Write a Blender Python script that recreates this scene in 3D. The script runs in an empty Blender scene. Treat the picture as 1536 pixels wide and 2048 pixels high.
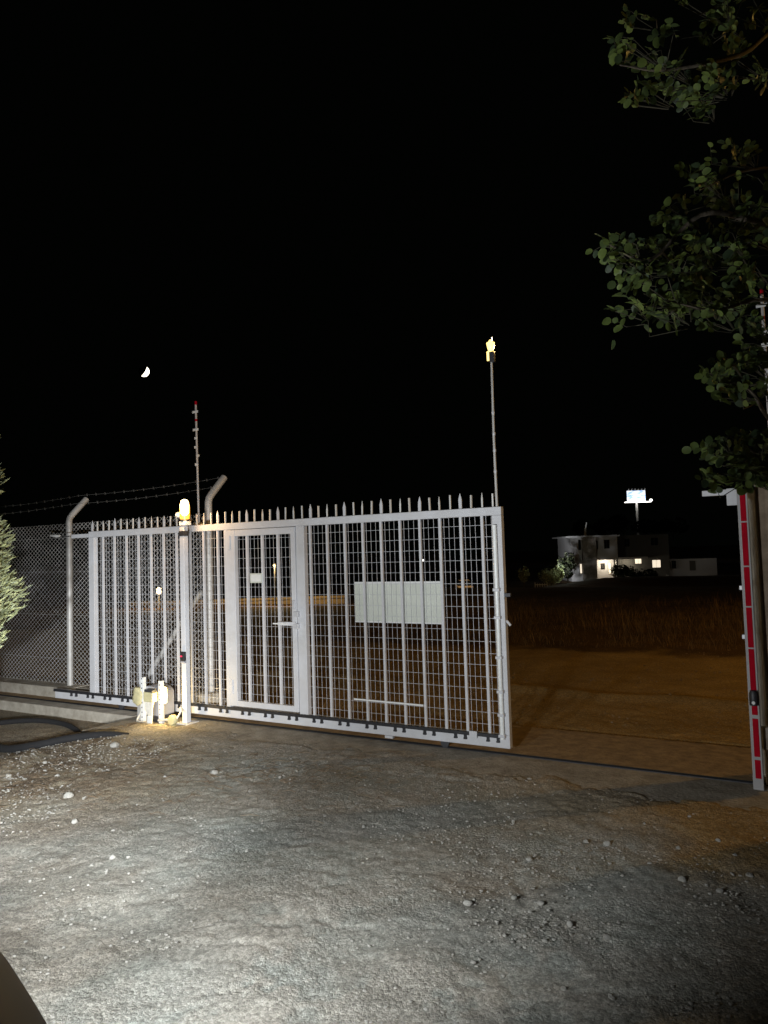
import bpy, math, random
import numpy as np
from mathutils import Vector, Matrix

R = math.radians
rnd = random.Random(7)
col = bpy.context.scene.collection
sc = bpy.context.scene

# ------------------------------------------------------------------ camera
FPX, CAM_H, PITCH, ROLL = 1480.0, 1.70, R(3.116), R(1.766)
cam_d = bpy.data.cameras.new('camera')
cam = bpy.data.objects.new('camera', cam_d)
col.objects.link(cam)
cam_d.sensor_fit = 'VERTICAL'
cam_d.sensor_height = 24.0
cam_d.sensor_width = 18.0
cam_d.lens = 24.0 * FPX / 2048.0
cam_d.clip_start = 0.05
cam_d.clip_end = 6000
cam.matrix_world = (Matrix.Translation((0, 0, CAM_H)) @ Matrix.Rotation(R(90) + PITCH, 4, 'X')
                    @ Matrix.Rotation(-ROLL, 4, 'Z'))
sc.camera = cam

# ------------------------------------------------------------------ world, moonlight, exposure
world = bpy.data.worlds.new('World')
sc.world = world
world.use_nodes = True
bg = world.node_tree.nodes['Background']
bg.inputs[0].default_value = (0.75, 0.9, 0.7, 1)
bg.inputs[1].default_value = 0.0007

sun_d = bpy.data.lights.new('moonlight', 'SUN')
sun_d.energy = 0.008
sun_d.angle = R(0.5)
sun_d.color = (1, 0.95, 0.85)
sun = bpy.data.objects.new('moonlight', sun_d)
col.objects.link(sun)
sun.rotation_euler = Vector((805.7, -2500, -642)).to_track_quat('-Z', 'Y').to_euler()

vs = sc.view_settings
vs.view_transform = 'Standard'
vs.look = 'None'
vs.exposure = 0.0
vs.gamma = 1.0
sc.cycles.max_bounces = 6
sc.cycles.sample_clamp_indirect = 2.0

# car headlights (the car stands beside the camera); the last beam is an added fill for the tree
CAR_POS, CAR_ROT = (-1.018, -0.578, 0.0), R(6.0)
HEAD_COLOR = (0.93, 0.97, 1.0)
SODIUM = 1050.0   # street lamp on the track outside
BEAMS = [  # power, cone degrees, pitch below level, yaw to the left of the car's heading
    (1150, 47, 6.5, 11.5),
    (315, 120, 7.0, -10.0),
    (190, 88, -38.0, -30.0),  # added fill aimed up and right to brighten only the tree
]

# ------------------------------------------------------------------ helpers
def tag(o, label=None, cat=None, group=None, kind=None):
    if label: o['label'] = label
    if cat: o['category'] = cat
    if group: o['group'] = group
    if kind: o['kind'] = kind
    return o

def empty(name, loc=(0, 0, 0), rz=0.0, parent=None):
    o = bpy.data.objects.new(name, None)
    col.objects.link(o)
    o.location = loc
    o.rotation_euler = (0, 0, rz)
    o.empty_display_size = 0.1
    if parent: o.parent = parent
    return o

class MB:
    """collects shapes into one mesh"""
    def __init__(s): s.v = []; s.f = []
    def add(s, vs_, fs_):
        b = len(s.v); s.v.extend([tuple(v) for v in vs_]); s.f.extend([tuple(i + b for i in f) for f in fs_]); return s
    def box(s, a, b):
        x0, x1 = sorted((a[0], b[0])); y0, y1 = sorted((a[1], b[1])); z0, z1 = sorted((a[2], b[2]))
        return s.add([(x0,y0,z0),(x1,y0,z0),(x1,y1,z0),(x0,y1,z0),(x0,y0,z1),(x1,y0,z1),(x1,y1,z1),(x0,y1,z1)],
                     [(0,3,2,1),(4,5,6,7),(0,1,5,4),(1,2,6,5),(2,3,7,6),(3,0,4,7)])
    def tube(s, pts, r, n=8, cap=True):
        pts = [Vector(p) for p in pts]
        rs = r if isinstance(r, (list, tuple)) else [r] * len(pts)
        rings = []; up = None
        for i, p in enumerate(pts):
            t = (pts[min(i + 1, len(pts) - 1)] - pts[max(i - 1, 0)]).normalized()
            if up is None:
                up = Vector((0, 0, 1)) if abs(t.z) < 0.9 else Vector((1, 0, 0))
            a = t.cross(up).normalized(); b = a.cross(t).normalized(); up = b
            rings.append([p + (a * math.cos(2*math.pi*k/n) + b * math.sin(2*math.pi*k/n)) * rs[i] for k in range(n)])
        vv = [v for ring in rings for v in ring]; ff = []
        for i in range(len(pts) - 1):
            for k in range(n):
                k2 = (k + 1) % n
                ff.append((i*n + k, i*n + k2, (i+1)*n + k2, (i+1)*n + k))
        if cap:
            ff.append(tuple(reversed(range(n)))); ff.append(tuple((len(pts)-1)*n + k for k in range(n)))
        return s.add(vv, ff)
    def lathe(s, prof, c=(0, 0, 0), n=16, axis='Z'):
        vv = []; ff = []
        for (r, z) in prof:
            for k in range(n):
                a = 2*math.pi*k/n
                p = (r*math.cos(a), r*math.sin(a), z)
                if axis == 'Y': p = (p[0], p[2], p[1])
                if axis == 'X': p = (p[2], p[0], p[1])
                vv.append((p[0]+c[0], p[1]+c[1], p[2]+c[2]))
        for i in range(len(prof) - 1):
            for k in range(n):
                k2 = (k + 1) % n
                ff.append((i*n+k, i*n+k2, (i+1)*n+k2, (i+1)*n+k))
        ff.append(tuple(reversed(range(n)))); ff.append(tuple((len(prof)-1)*n + k for k in range(n)))
        return s.add(vv, ff)
    def mesh(s, name, mat, smooth=None):
        me = bpy.data.meshes.new(name)
        me.from_pydata(s.v, [], s.f); me.update()
        if mat: me.materials.append(mat)
        if smooth is not None:
            me.shade_smooth()
            me.set_sharp_from_angle(angle=R(smooth))
        return me
    def build(s, name, mat, parent=None, smooth=None, bevel=0):
        return link(name, s.mesh(name, mat, smooth), parent, bevel)

def link(name, me, parent=None, bevel=0):
    o = bpy.data.objects.new(name, me)
    col.objects.link(o)
    if parent: o.parent = parent
    if bevel:
        m = o.modifiers.new('bevel', 'BEVEL'); m.width = bevel; m.segments = 2; m.limit_method = 'ANGLE'
    return o

def ico(seed, squash=0.6, sub=1):
    """low rough stone, unit radius"""
    g = random.Random(seed)
    t = (1 + 5 ** .5) / 2
    v = [Vector(p).normalized() for p in [(-1,t,0),(1,t,0),(-1,-t,0),(1,-t,0),(0,-1,t),(0,1,t),(0,-1,-t),(0,1,-t),(t,0,-1),(t,0,1),(-t,0,-1),(-t,0,1)]]
    f = [(0,11,5),(0,5,1),(0,1,7),(0,7,10),(0,10,11),(1,5,9),(5,11,4),(11,10,2),(10,7,6),(7,1,8),(3,9,4),(3,4,2),(3,2,6),(3,6,8),(3,8,9),(4,9,5),(2,4,11),(6,2,10),(8,6,7),(9,8,1)]
    for _ in range(sub):
        mid = {}; nf = []
        def m(a, b):
            k = (min(a, b), max(a, b))
            if k not in mid: v.append(((v[a] + v[b]) / 2).normalized()); mid[k] = len(v) - 1
            return mid[k]
        for a, b, c in f:
            x, y, z = m(a, b), m(b, c), m(c, a)
            nf += [(a, x, z), (b, y, x), (c, z, y), (x, y, z)]
        f = nf
    ax = [g.uniform(.75, 1.2), g.uniform(.75, 1.2), squash * g.uniform(.8, 1.2)]
    out = []
    for p in v:
        k = 1 + g.uniform(-.16, .16)
        out.append((p.x * k * ax[0], p.y * k * ax[1], p.z * k * ax[2]))
    return out, f

def bezier(p0, p1, p2, p3, n=8):
    p0, p1, p2, p3 = map(Vector, (p0, p1, p2, p3)); o = []
    for i in range(n + 1):
        t = i / n; q = 1 - t
        o.append(p0*q**3 + p1*3*q*q*t + p2*3*q*t*t + p3*t**3)
    return o

def catmull(pts, n=6):
    P = [Vector(p) for p in pts]; P = [2*P[0]-P[1]] + P + [2*P[-1]-P[-2]]; o = []
    for i in range(1, len(P) - 2):
        for k in range(n):
            t = k / n; a, b, c, e = P[i-1], P[i], P[i+1], P[i+2]
            o.append(0.5*((2*b) + (c-a)*t + (2*a-5*b+4*c-e)*t*t + (3*b-a-3*c+e)*t**3))
    o.append(P[-2]); return o

# value noise in numpy
def vnoise(x, y, seed=0):
    xi = np.floor(x).astype(np.int64); yi = np.floor(y).astype(np.int64)
    fx = x - xi; fy = y - yi
    fx = fx*fx*(3-2*fx); fy = fy*fy*(3-2*fy)
    def hsh(a, b):
        h = (a*374761393 + b*668265263 + seed*1442695040888963) & 0xffffffff
        h = ((h ^ (h >> 13)) * 1274126177) & 0xffffffff
        return ((h ^ (h >> 16)) & 0xffff) / 65535.0
    return (hsh(xi, yi)*(1-fx) + hsh(xi+1, yi)*fx)*(1-fy) + (hsh(xi, yi+1)*(1-fx) + hsh(xi+1, yi+1)*fx)*fy

def sstep(a, b, x):
    t = np.clip((x - a) / (b - a), 0, 1); return t*t*(3-2*t)

# ------------------------------------------------------------------ materials
def mat(name, color, rough=0.7, metal=0.0, var=0.0, scale=8.0, bump=0.0, bscale=60.0, emit=None, estr=0.0, dirt=None, dirt_amt=0.4, spec=0.5, trans=0.0, subs=0.0):
    m = bpy.data.materials.new(name); m.use_nodes = True
    nt = m.node_tree; b = nt.nodes['Principled BSDF']
    b.inputs['Base Color'].default_value = (*color, 1)
    b.inputs['Roughness'].default_value = rough
    b.inputs['Metallic'].default_value = metal
    b.inputs['Specular IOR Level'].default_value = spec
    if trans: b.inputs['Transmission Weight'].default_value = trans
    if emit:
        b.inputs['Emission Color'].default_value = (*emit, 1); b.inputs['Emission Strength'].default_value = estr
    tc = nt.nodes.new('ShaderNodeTexCoord')
    if var or dirt:
        n = nt.nodes.new('ShaderNodeTexNoise'); n.inputs['Scale'].default_value = scale; n.inputs['Detail'].default_value = 6; n.inputs['Roughness'].default_value = .65
        nt.links.new(tc.outputs['Object'], n.inputs['Vector'])
        r = nt.nodes.new('ShaderNodeValToRGB')
        r.color_ramp.elements[0].position = .32; r.color_ramp.elements[1].position = .68
        lo = dirt if dirt else tuple(c*(1-var) for c in color)
        if dirt: lo = tuple(c*(1-dirt_amt) + d_*dirt_amt for c, d_ in zip(color, dirt))
        hi = tuple(min(1, c*(1+var)) for c in color)
        r.color_ramp.elements[0].color = (*lo, 1); r.color_ramp.elements[1].color = (*hi, 1)
        nt.links.new(n.outputs['Fac'], r.inputs['Fac']); nt.links.new(r.outputs['Color'], b.inputs['Base Color'])
    if bump:
        n2 = nt.nodes.new('ShaderNodeTexNoise'); n2.inputs['Scale'].default_value = bscale; n2.inputs['Detail'].default_value = 5
        nt.links.new(tc.outputs['Object'], n2.inputs['Vector'])
        bp = nt.nodes.new('ShaderNodeBump'); bp.inputs['Strength'].default_value = bump; bp.inputs['Distance'].default_value = .01
        nt.links.new(n2.outputs['Fac'], bp.inputs['Height']); nt.links.new(bp.outputs['Normal'], b.inputs['Normal'])
    return m

M = {}
M['gate'] = mat('gate_paint', (.59, .595, .62), .48, 0, .05, 5, .06, 40, dirt=(.45, .42, .38), dirt_amt=.35)
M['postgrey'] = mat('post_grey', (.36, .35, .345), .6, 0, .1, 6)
M['wire'] = mat('galvanised_wire', (.60, .60, .62), .45, .25, .06, 20)
M['fence'] = mat('fence_galvanised', (.50, .49, .47), .5, .2, .1, 10, dirt=(.35, .32, .28))
M['oldwire'] = mat('dull_wire', (.22, .21, .19), .7, .2, .2, 20)
M['spike'] = mat('spike_paint', (.62, .60, .56), .45, 0, .08, 12)
M['black'] = mat('black_rubber', (.008, .008, .009), .9, 0, .2, 20, .2, 80)
M['rack'] = mat('rack_plastic', (.025, .025, .028), .5, 0, .2, 20)
M['darksteel'] = mat('dark_steel', (.07, .07, .075), .5, .4, .2, 15)
M['concrete'] = mat('concrete', (.44, .405, .34), .9, 0, .18, 5, .5, 70, dirt=(.17, .14, .10), dirt_amt=.6)
M['signwhite'] = mat('sign_white', (.60, .62, .55), .5, 0, .06, 6)
M['white'] = mat('white_plastic', (.72, .72, .70), .5, 0, .05, 10)
M['refl'] = mat('polished_bar', (.85, .86, .84), .3, 0, .1, 30)
M['red'] = mat('red_paint', (.36, .003, .014), .85, 0, .1, 10, spec=.1)
M['rodgrey'] = mat('rod_grey', (.45, .43, .42), .5, 0, .1, 10)
M['pale'] = mat('pale_plastic', (.52, .47, .27), .6, 0, .15, 14, .2, 50)
M['grey'] = mat('grey_plastic', (.35, .35, .37), .5, 0, .1, 8)
M['cable'] = mat('pale_conduit', (.58, .55, .48), .6, 0, .1, 20)
M['wood'] = mat('weathered_wood', (.36, .28, .20), .85, 0, .25, 6, .5, 40, dirt=(.22, .165, .11), dirt_amt=.7)
M['bark'] = mat('bark', (.11, .09, .065), .9, 0, .3, 14, .6, 60)
M['stone'] = mat('stone', (.30, .29, .26), .9, 0, .25, 9, .4, 60)
M['brownstone'] = mat('brown_stone', (.22, .155, .08), .9, 0, .3, 9, .4, 60)
M['warmslab'] = mat('warm_lit_concrete', (.30, .205, .10), .95, 0, .25, 9, 1.0, 35, dirt=(.16, .10, .045), dirt_amt=.9)  # warm light outside the gate painted into the slab's brown colour
M['dimconcrete'] = mat('dim_concrete', (.29, .265, .215), .92, 0, .25, 7, 1.0, 40, dirt=(.15, .125, .09), dirt_amt=.85)  # missing warm light inside the gate painted as darker concrete, over real dirt
M['twigdark'] = mat('young_twig', (.05, .045, .028), .9)
M['twig'] = mat('dry_twig', (.14, .095, .055), .9, 0, .25, 9)
M['straw'] = mat('dry_grass', (.20, .115, .036), .9, 0, .6, .8)
M['amber'] = mat('amber_lens', (.9, .45, .06), .3, emit=(1.0, .36, .03), estr=1.6)
M['amberhot'] = mat('amber_bulb', (1, .9, .6), .3, emit=(1.0, .78, .36), estr=14.0)
M['lamphot'] = mat('lamp_tube', (1, .95, .8), .3, emit=(1.0, .74, .28), estr=7.0)
M['polelamp'] = mat('pole_lamp_lens', (.9, .7, .2), .3, emit=(1.0, .72, .22), estr=2.2)
M['sodium'] = mat('sodium_lens', (1, .7, .3), .3, emit=(1, .56, .13), estr=20)
M['redled'] = mat('red_led', (.6, .02, .05), .3, emit=(1.0, .02, .10), estr=1.5)
M['carpaint'] = mat('car_paint', (.075, .078, .076), .6, 0, .04, 3)
M['glassdark'] = mat('dark_glass', (.012, .013, .015), .08, 0)
M['rubber'] = mat('tyre_rubber', (.02, .02, .02), .8)
M['rim'] = mat('wheel_rim', (.35, .35, .36), .35, .8)
M['headlens'] = mat('headlight_lens', (.85, .88, .9), .1, emit=(.93, .97, 1), estr=6)
M['house'] = mat('house_render', (.52, .52, .53), .9, 0, .05, .6)
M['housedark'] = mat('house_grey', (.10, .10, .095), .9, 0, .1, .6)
M['clad'] = mat('stone_cladding', (.30, .27, .24), .95, 0, .45, 2.5, .6, 8)
M['winlit'] = mat('lit_window', (.8, .75, .6), .4, emit=(1.0, .86, .66), estr=.95)
M['frame'] = mat('window_frame', (.12, .11, .10), .6)
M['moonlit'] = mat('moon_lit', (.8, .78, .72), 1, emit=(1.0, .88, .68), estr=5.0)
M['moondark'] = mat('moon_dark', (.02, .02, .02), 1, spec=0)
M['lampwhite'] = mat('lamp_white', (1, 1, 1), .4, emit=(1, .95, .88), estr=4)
M['farlamp'] = mat('far_lamp', (1, .8, .5), .4, emit=(1, .75, .45), estr=5)
M['farwall'] = mat('ochre_wall', (.42, .32, .17), .9, 0, .2, .8, .3, 4)
M['yellowcar'] = mat('pale_car_paint', (.55, .50, .42), .35, 0, .05, 3)

def leafmat(name, c, var):
    m = mat(name, c, .5, spec=.3)
    nt = m.node_tree; b = nt.nodes['Principled BSDF']
    oi = nt.nodes.new('ShaderNodeObjectInfo')
    geo = nt.nodes.new('ShaderNodeNewGeometry')
    add = nt.nodes.new('ShaderNodeMath'); add.operation = 'ADD'
    nt.links.new(oi.outputs['Random'], add.inputs[0]); nt.links.new(geo.outputs['Random Per Island'], add.inputs[1])
    fr = nt.nodes.new('ShaderNodeMath'); fr.operation = 'FRACT'; nt.links.new(add.outputs[0], fr.inputs[0])
    r = nt.nodes.new('ShaderNodeValToRGB')
    r.color_ramp.elements[0].color = (c[0]*(1-var), c[1]*(1-var), c[2]*(1-var*.6), 1)
    r.color_ramp.elements[1].color = (c[0]*(1+var*1.5), c[1]*(1+var), c[2]*(1+var*.2), 1)
    nt.links.new(fr.outputs[0], r.inputs['Fac']); nt.links.new(r.outputs['Color'], b.inputs['Base Color'])
    tr = nt.nodes.new('ShaderNodeBsdfTranslucent'); nt.links.new(r.outputs['Color'], tr.inputs['Color'])
    mx = nt.nodes.new('ShaderNodeMixShader'); mx.inputs[0].default_value = .3
    out = nt.nodes['Material Output']
    nt.links.new(b.outputs[0], mx.inputs[1]); nt.links.new(tr.outputs[0], mx.inputs[2]); nt.links.new(mx.outputs[0], out.inputs['Surface'])
    return m
M['leaf'] = leafmat('carob_leaf', (.075, .122, .042), .6)
M['needle'] = leafmat('conifer_foliage', (.34, .39, .23), .3)
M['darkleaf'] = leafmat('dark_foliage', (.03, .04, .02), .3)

def ground_material():
    m = bpy.data.materials.new('yard_ground'); m.use_nodes = True
    nt = m.node_tree; N = nt.nodes; L = nt.links
    b = N['Principled BSDF']; b.inputs['Roughness'].default_value = .93; b.inputs['Specular IOR Level'].default_value = .25
    tc = N.new('ShaderNodeTexCoord')
    def noise(s, det=6, ro=.6):
        n = N.new('ShaderNodeTexNoise'); n.inputs['Scale'].default_value = s; n.inputs['Detail'].default_value = det; n.inputs['Roughness'].default_value = ro
        L.new(tc.outputs['Object'], n.inputs['Vector']); return n.outputs['Fac']
    def ramp(fac, a, ca, bb, cb):
        r = N.new('ShaderNodeValToRGB'); r.color_ramp.elements[0].position = a; r.color_ramp.elements[1].position = bb
        r.color_ramp.elements[0].color = (*ca, 1); r.color_ramp.elements[1].color = (*cb, 1); L.new(fac, r.inputs['Fac']); return r.outputs['Color']
    def mix(f, a, c, mode='MIX'):
        x = N.new('ShaderNodeMix'); x.data_type = 'RGBA'; x.blend_type = mode
        if isinstance(f, float): x.inputs['Factor'].default_value = f
        else: L.new(f, x.inputs['Factor'])
        L.new(a, x.inputs['A']); L.new(c, x.inputs['B']); return x.outputs['Result']
    grey = ramp(noise(3.0), .3, (.26, .268, .235), .7, (.35, .358, .325))
    brn = ramp(noise(4.0), .3, (.235, .212, .172), .7, (.345, .315, .265))
    gmix = ramp(noise(.75, 5, .65), .42, (0, 0, 0), .62, (1, 1, 1))
    grey = mix(gmix, grey, brn)
    earth = ramp(noise(1.6), .3, (.26, .16, .05), .72, (.42, .28, .11))
    pale = ramp(noise(30), .3, (.30, .28, .235), .7, (.42, .39, .34))
    litter = ramp(noise(45), .35, (.055, .036, .02), .65, (.24, .185, .13))
    def attr(nm):
        a = N.new('ShaderNodeAttribute'); a.attribute_name = nm; return a.outputs['Fac']
    c = mix(attr('soil'), grey, earth)
    c = mix(attr('pale'), c, pale)
    c = mix(attr('litter'), c, litter)
    fld = ramp(noise(1.1, 6, .7), .3, (.05, .024, .006), .7, (.15, .08, .022))
    c = mix(attr('field'), c, fld)
    def cells(scale, lo, hi):
        v = N.new('ShaderNodeTexVoronoi'); v.inputs['Scale'].default_value = scale; L.new(tc.outputs['Object'], v.inputs['Vector'])
        q = N.new('ShaderNodeSeparateColor'); L.new(v.outputs['Color'], q.inputs[0])
        mr = N.new('ShaderNodeMapRange'); mr.inputs['To Min'].default_value = lo; mr.inputs['To Max'].default_value = hi
        L.new(q.outputs[0], mr.inputs['Value']); return mr.outputs['Result'], v.outputs['Distance'], q.outputs[1]
    g1, d1, r1 = cells(70, .60, 1.22)
    g2, d2, r2 = cells(170, .60, 1.2)
    pr = N.new('ShaderNodeMath'); pr.operation = 'MULTIPLY'; L.new(g1, pr.inputs[0]); L.new(g2, pr.inputs[1])
    cc = N.new('ShaderNodeCombineColor'); [L.new(pr.outputs[0], cc.inputs[k]) for k in range(3)]
    c = mix(.85, c, cc.outputs[0], 'MULTIPLY')
    g3, d3, r3 = cells(55, 0, 1)
    gt = N.new('ShaderNodeMath'); gt.operation = 'GREATER_THAN'; gt.inputs[1].default_value = .90; L.new(r3, gt.inputs[0])
    ls = N.new('ShaderNodeMath'); ls.operation = 'LESS_THAN'; ls.inputs[1].default_value = .36; L.new(d3, ls.inputs[0])
    mm = N.new('ShaderNodeMath'); mm.operation = 'MULTIPLY'; L.new(gt.outputs[0], mm.inputs[0]); L.new(ls.outputs[0], mm.inputs[1])
    m2 = N.new('ShaderNodeMath'); m2.operation = 'MULTIPLY'; m2.inputs[1].default_value = .7; L.new(mm.outputs[0], m2.inputs[0])
    c = mix(m2.outputs[0], c, pale)
    L.new(c, b.inputs['Base Color'])
    h2 = noise(50, 5, .7)
    inv = N.new('ShaderNodeMath'); inv.operation = 'MULTIPLY_ADD'; inv.inputs[1].default_value = -.9; L.new(d1, inv.inputs[0]); L.new(h2, inv.inputs[2])
    ad = N.new('ShaderNodeMath'); ad.operation = 'MULTIPLY_ADD'; ad.inputs[1].default_value = -.5; L.new(d2, ad.inputs[0]); L.new(inv.outputs[0], ad.inputs[2])
    ad2 = N.new('ShaderNodeMath'); ad2.operation = 'MULTIPLY_ADD'; ad2.inputs[1].default_value = .6; L.new(mm.outputs[0], ad2.inputs[0]); L.new(ad.outputs[0], ad2.inputs[2])
    bp = N.new('ShaderNodeBump'); bp.inputs['Distance'].default_value = .0055
    ms = N.new('ShaderNodeMapRange'); ms.inputs['From Min'].default_value = .4; ms.inputs['From Max'].default_value = .62; ms.inputs['To Min'].default_value = .2; ms.inputs['To Max'].default_value = 1.0
    L.new(noise(1.3, 5, .6), ms.inputs['Value']); L.new(ms.outputs['Result'], bp.inputs['Strength'])
    L.new(ad2.outputs[0], bp.inputs['Height']); L.new(bp.outputs['Normal'], b.inputs['Normal'])
    return m
M['ground'] = ground_material()

# ------------------------------------------------------------------ gate frame of reference
AX, AY = -3.526, 8.804          # ground point under the left end of the sliding gate
GANG = R(-30.184)
gd = np.array([math.cos(GANG), math.sin(GANG)])      # along the gate
gn = np.array([gd[1], -gd[0]])                        # towards the yard
def uo(x, y): return (x-AX)*gd[0] + (y-AY)*gd[1], (x-AX)*gn[0] + (y-AY)*gn[1]
def W(u, off, z=0.0): return Vector((AX + u*gd[0] + off*gn[0], AY + u*gd[1] + off*gn[1], z))

# ------------------------------------------------------------------ ground
def terrain_z(x, y):
    u, off = uo(x, y)
    z = np.zeros_like(x)
    left = sstep(1.5, .5, u)
    z += np.where(off > -.9, -.115 * left * sstep(3.5, 1.2, off), 0)
    # dirt creeping over the concrete apron inside the gate
    e = vnoise(x*1.6, y*1.6, 3)*.5 + vnoise(x*5, y*5, 4)*.3 + vnoise(x*16, y*16, 5)*.2
    inside = sstep(.22, .62, off + (e-.5)*.55)
    z += np.where(off > .18, (-.03 + .048*inside)*(1-left), 0)
    z += np.where((off <= .18) & (off > -1.0), -.09*(1-left), 0)
    z += np.where(off <= -1.0, -.03, 0) - .07*np.exp(-((off+1.05)/.05)**2)*(off <= -1.0)
    z += .05*np.exp(-((off + 2.85 + .25*(vnoise(u*1.5, u*0, 9)-.5))/.16)**2)
    r = -off
    z += 1.25*np.exp(-((y-86)/8.0)**2)*sstep(17, 27, x)
    z += -.55*sstep(9, 30, r) - 2.9*sstep(26, 95, r) - 2.5*sstep(120, 400, r)
    return z

def ground_zone(x, y):
    u, off = uo(x, y)
    e = vnoise(x*1.3, y*1.3, 21)*.5 + vnoise(x*4, y*4, 22)*.3 + vnoise(x*14, y*14, 23)*.2
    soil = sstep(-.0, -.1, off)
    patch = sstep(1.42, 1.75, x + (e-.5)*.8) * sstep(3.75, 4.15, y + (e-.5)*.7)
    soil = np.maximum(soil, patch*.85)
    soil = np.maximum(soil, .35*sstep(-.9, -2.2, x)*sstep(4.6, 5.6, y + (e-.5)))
    soil = np.maximum(soil, .5*sstep(.2, 1.3, x)*sstep(4.15, 4.7, y + (e-.5)*.8))  # warm lamplight painted as a brown tint on the right inner strip
    e2 = vnoise(x*2.1, y*2.1, 31)*.45 + vnoise(x*6, y*6, 32)*.3 + vnoise(x*22, y*22, 33)*.25
    pale = sstep(.52, .64, e2) * sstep(4.4, 3.5, y) * sstep(-1.2, -.5, x) * sstep(1.2, .6, x)
    pale = np.maximum(pale*.75, .5*sstep(.2, .35, off)*sstep(1.1, .6, off)*sstep(.3, 1., u))
    e3 = vnoise(x*3.2, y*3.2, 41)*.4 + vnoise(x*11, y*11, 42)*.35 + vnoise(x*30, y*30, 43)*.25
    lit = sstep(.46, .60, e3) * sstep(.75, 1.0, off) * sstep(3.4, 2.2, off) * sstep(3.4, 2.2, u)
    field = sstep(-6.1, -7.0, off + (e-.5)*1.6)
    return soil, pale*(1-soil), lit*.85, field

def grow(start, step, end, g):
    o = []; v = start
    while v < end:
        step *= g; v += step; o.append(v)
    return o
xs = list(np.arange(-3.4, 3.0, .0165)); ys = list(np.arange(2.1, 6.9, .0165))
xs = [-(a) for a in reversed(grow(3.4, .0165, 900, 1.06))] + xs + grow(xs[-1], .0165, 900, 1.06)
ys = [-(a) for a in reversed(grow(-2.1, .05, 60, 1.25))] + ys + grow(ys[-1], .0165, 1600, 1.028)
X, Y = np.meshgrid(np.array(xs), np.array(ys))
u_, off_ = uo(X, Y)
Z = terrain_z(X, Y)
near = sstep(16, 7, np.hypot(X, Y))
rel = (vnoise(X*1.7, Y*1.7, 11)-.5)*.03 + (vnoise(X*6, Y*6, 12)-.5)*.014 + (vnoise(X*17+Y*4, Y*17-X*4, 13)-.5)*.008 + (vnoise(X*41+Y*13, Y*41-X*13, 14)-.5)*.007
soil, pale, lit, field = ground_zone(X, Y)
rel += (pale > .3)*.004 + lit*(vnoise(X*50, Y*50, 15)-.5)*.014
# old tyre tracks and cracks
crk = np.abs(vnoise(X*1.4+7, Y*1.9, 51)-.5)
rel -= .012*sstep(.02, .0, crk)*sstep(4.4, 3.2, Y)*sstep(-1.2, -.4, X)
Z += rel*near*np.where((off_ < .3) & (off_ > -1.0), .15, 1)
Z += (vnoise(X*.35, Y*.35, 61)-.5)*.10*sstep(9, 14, Y)
nx, ny = len(xs), len(ys)
co = np.stack([X, Y, Z], -1).reshape(-1, 3).astype(np.float32)
me = bpy.data.meshes.new('ground')
me.vertices.add(nx*ny); me.vertices.foreach_set('co', co.ravel())
idx = np.arange(nx*ny).reshape(ny, nx)
quads = np.stack([idx[:-1, :-1], idx[:-1, 1:], idx[1:, 1:], idx[1:, :-1]], -1).reshape(-1)
nq = (nx-1)*(ny-1)
me.loops.add(nq*4); me.loops.foreach_set('vertex_index', quads.astype(np.int32))
me.polygons.add(nq); me.polygons.foreach_set('loop_start', np.arange(0, nq*4, 4, dtype=np.int32))
me.update(calc_edges=True)
for nm, arr in (('soil', soil), ('pale', pale), ('litter', lit), ('field', field)):
    a = me.attributes.new(nm, 'FLOAT', 'POINT'); a.data.foreach_set('value', arr.reshape(-1).astype(np.float32))
me.shade_smooth()
me.materials.append(M['ground'])
tag(link('ground', me), kind='structure')

def gz(x, y):
    x = np.array([float(x)]); y = np.array([float(y)])
    return float(terrain_z(x, y)[0])

# concrete: the track foundation, its channel, and the apron inside the gate
groot = empty('concrete_apron', (AX, AY, 0), GANG); tag(groot, kind='structure')
MB().box((-6, .075, -.25), (9, 1.0, 0)).build('outer_slab', M['warmslab'], groot, bevel=.002)
MB().box((-6, -.19, -.25), (.95, .015, 0)).build('inner_slab', M['concrete'], groot, bevel=.012)
MB().box((.954, -.85, -.2), (9, .015, -.002)).build('apron_slab', M['dimconcrete'], groot, bevel=.012)
trk = empty('gate_track', (AX, AY, 0), GANG)
tag(trk, 'steel floor track set in the concrete under the sliding gate', 'gate track')
MB().box((-6, .0155, -.05), (8.4, .0745, -.035)).build('channel_floor', M['black'], trk)
MB().box((-6, .066, -.0345), (8.4, .0748, -.0005)).build('groove_shade', M['black'], trk)  # black strip added to keep the groove's far wall dark, in place of shade
MB().box((-6, .0152, -.034), (8.4, .0205, .001)).build('channel_lip', M['darksteel'], trk)

# low concrete kerb under the wire fence
k = empty('fence_kerb', (AX, AY, 0), GANG); tag(k, 'low pale concrete kerb carrying the chain-link fence', 'kerb')
MB().box((-6, .2, -.1), (-.645, .52, .128)).build('kerb_block', M['concrete'], k, bevel=.012)
MB().box((-.643, .30, -.1), (1.75, .52, .122)).build('kerb_block', M['concrete'], k, bevel=.012)

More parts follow.
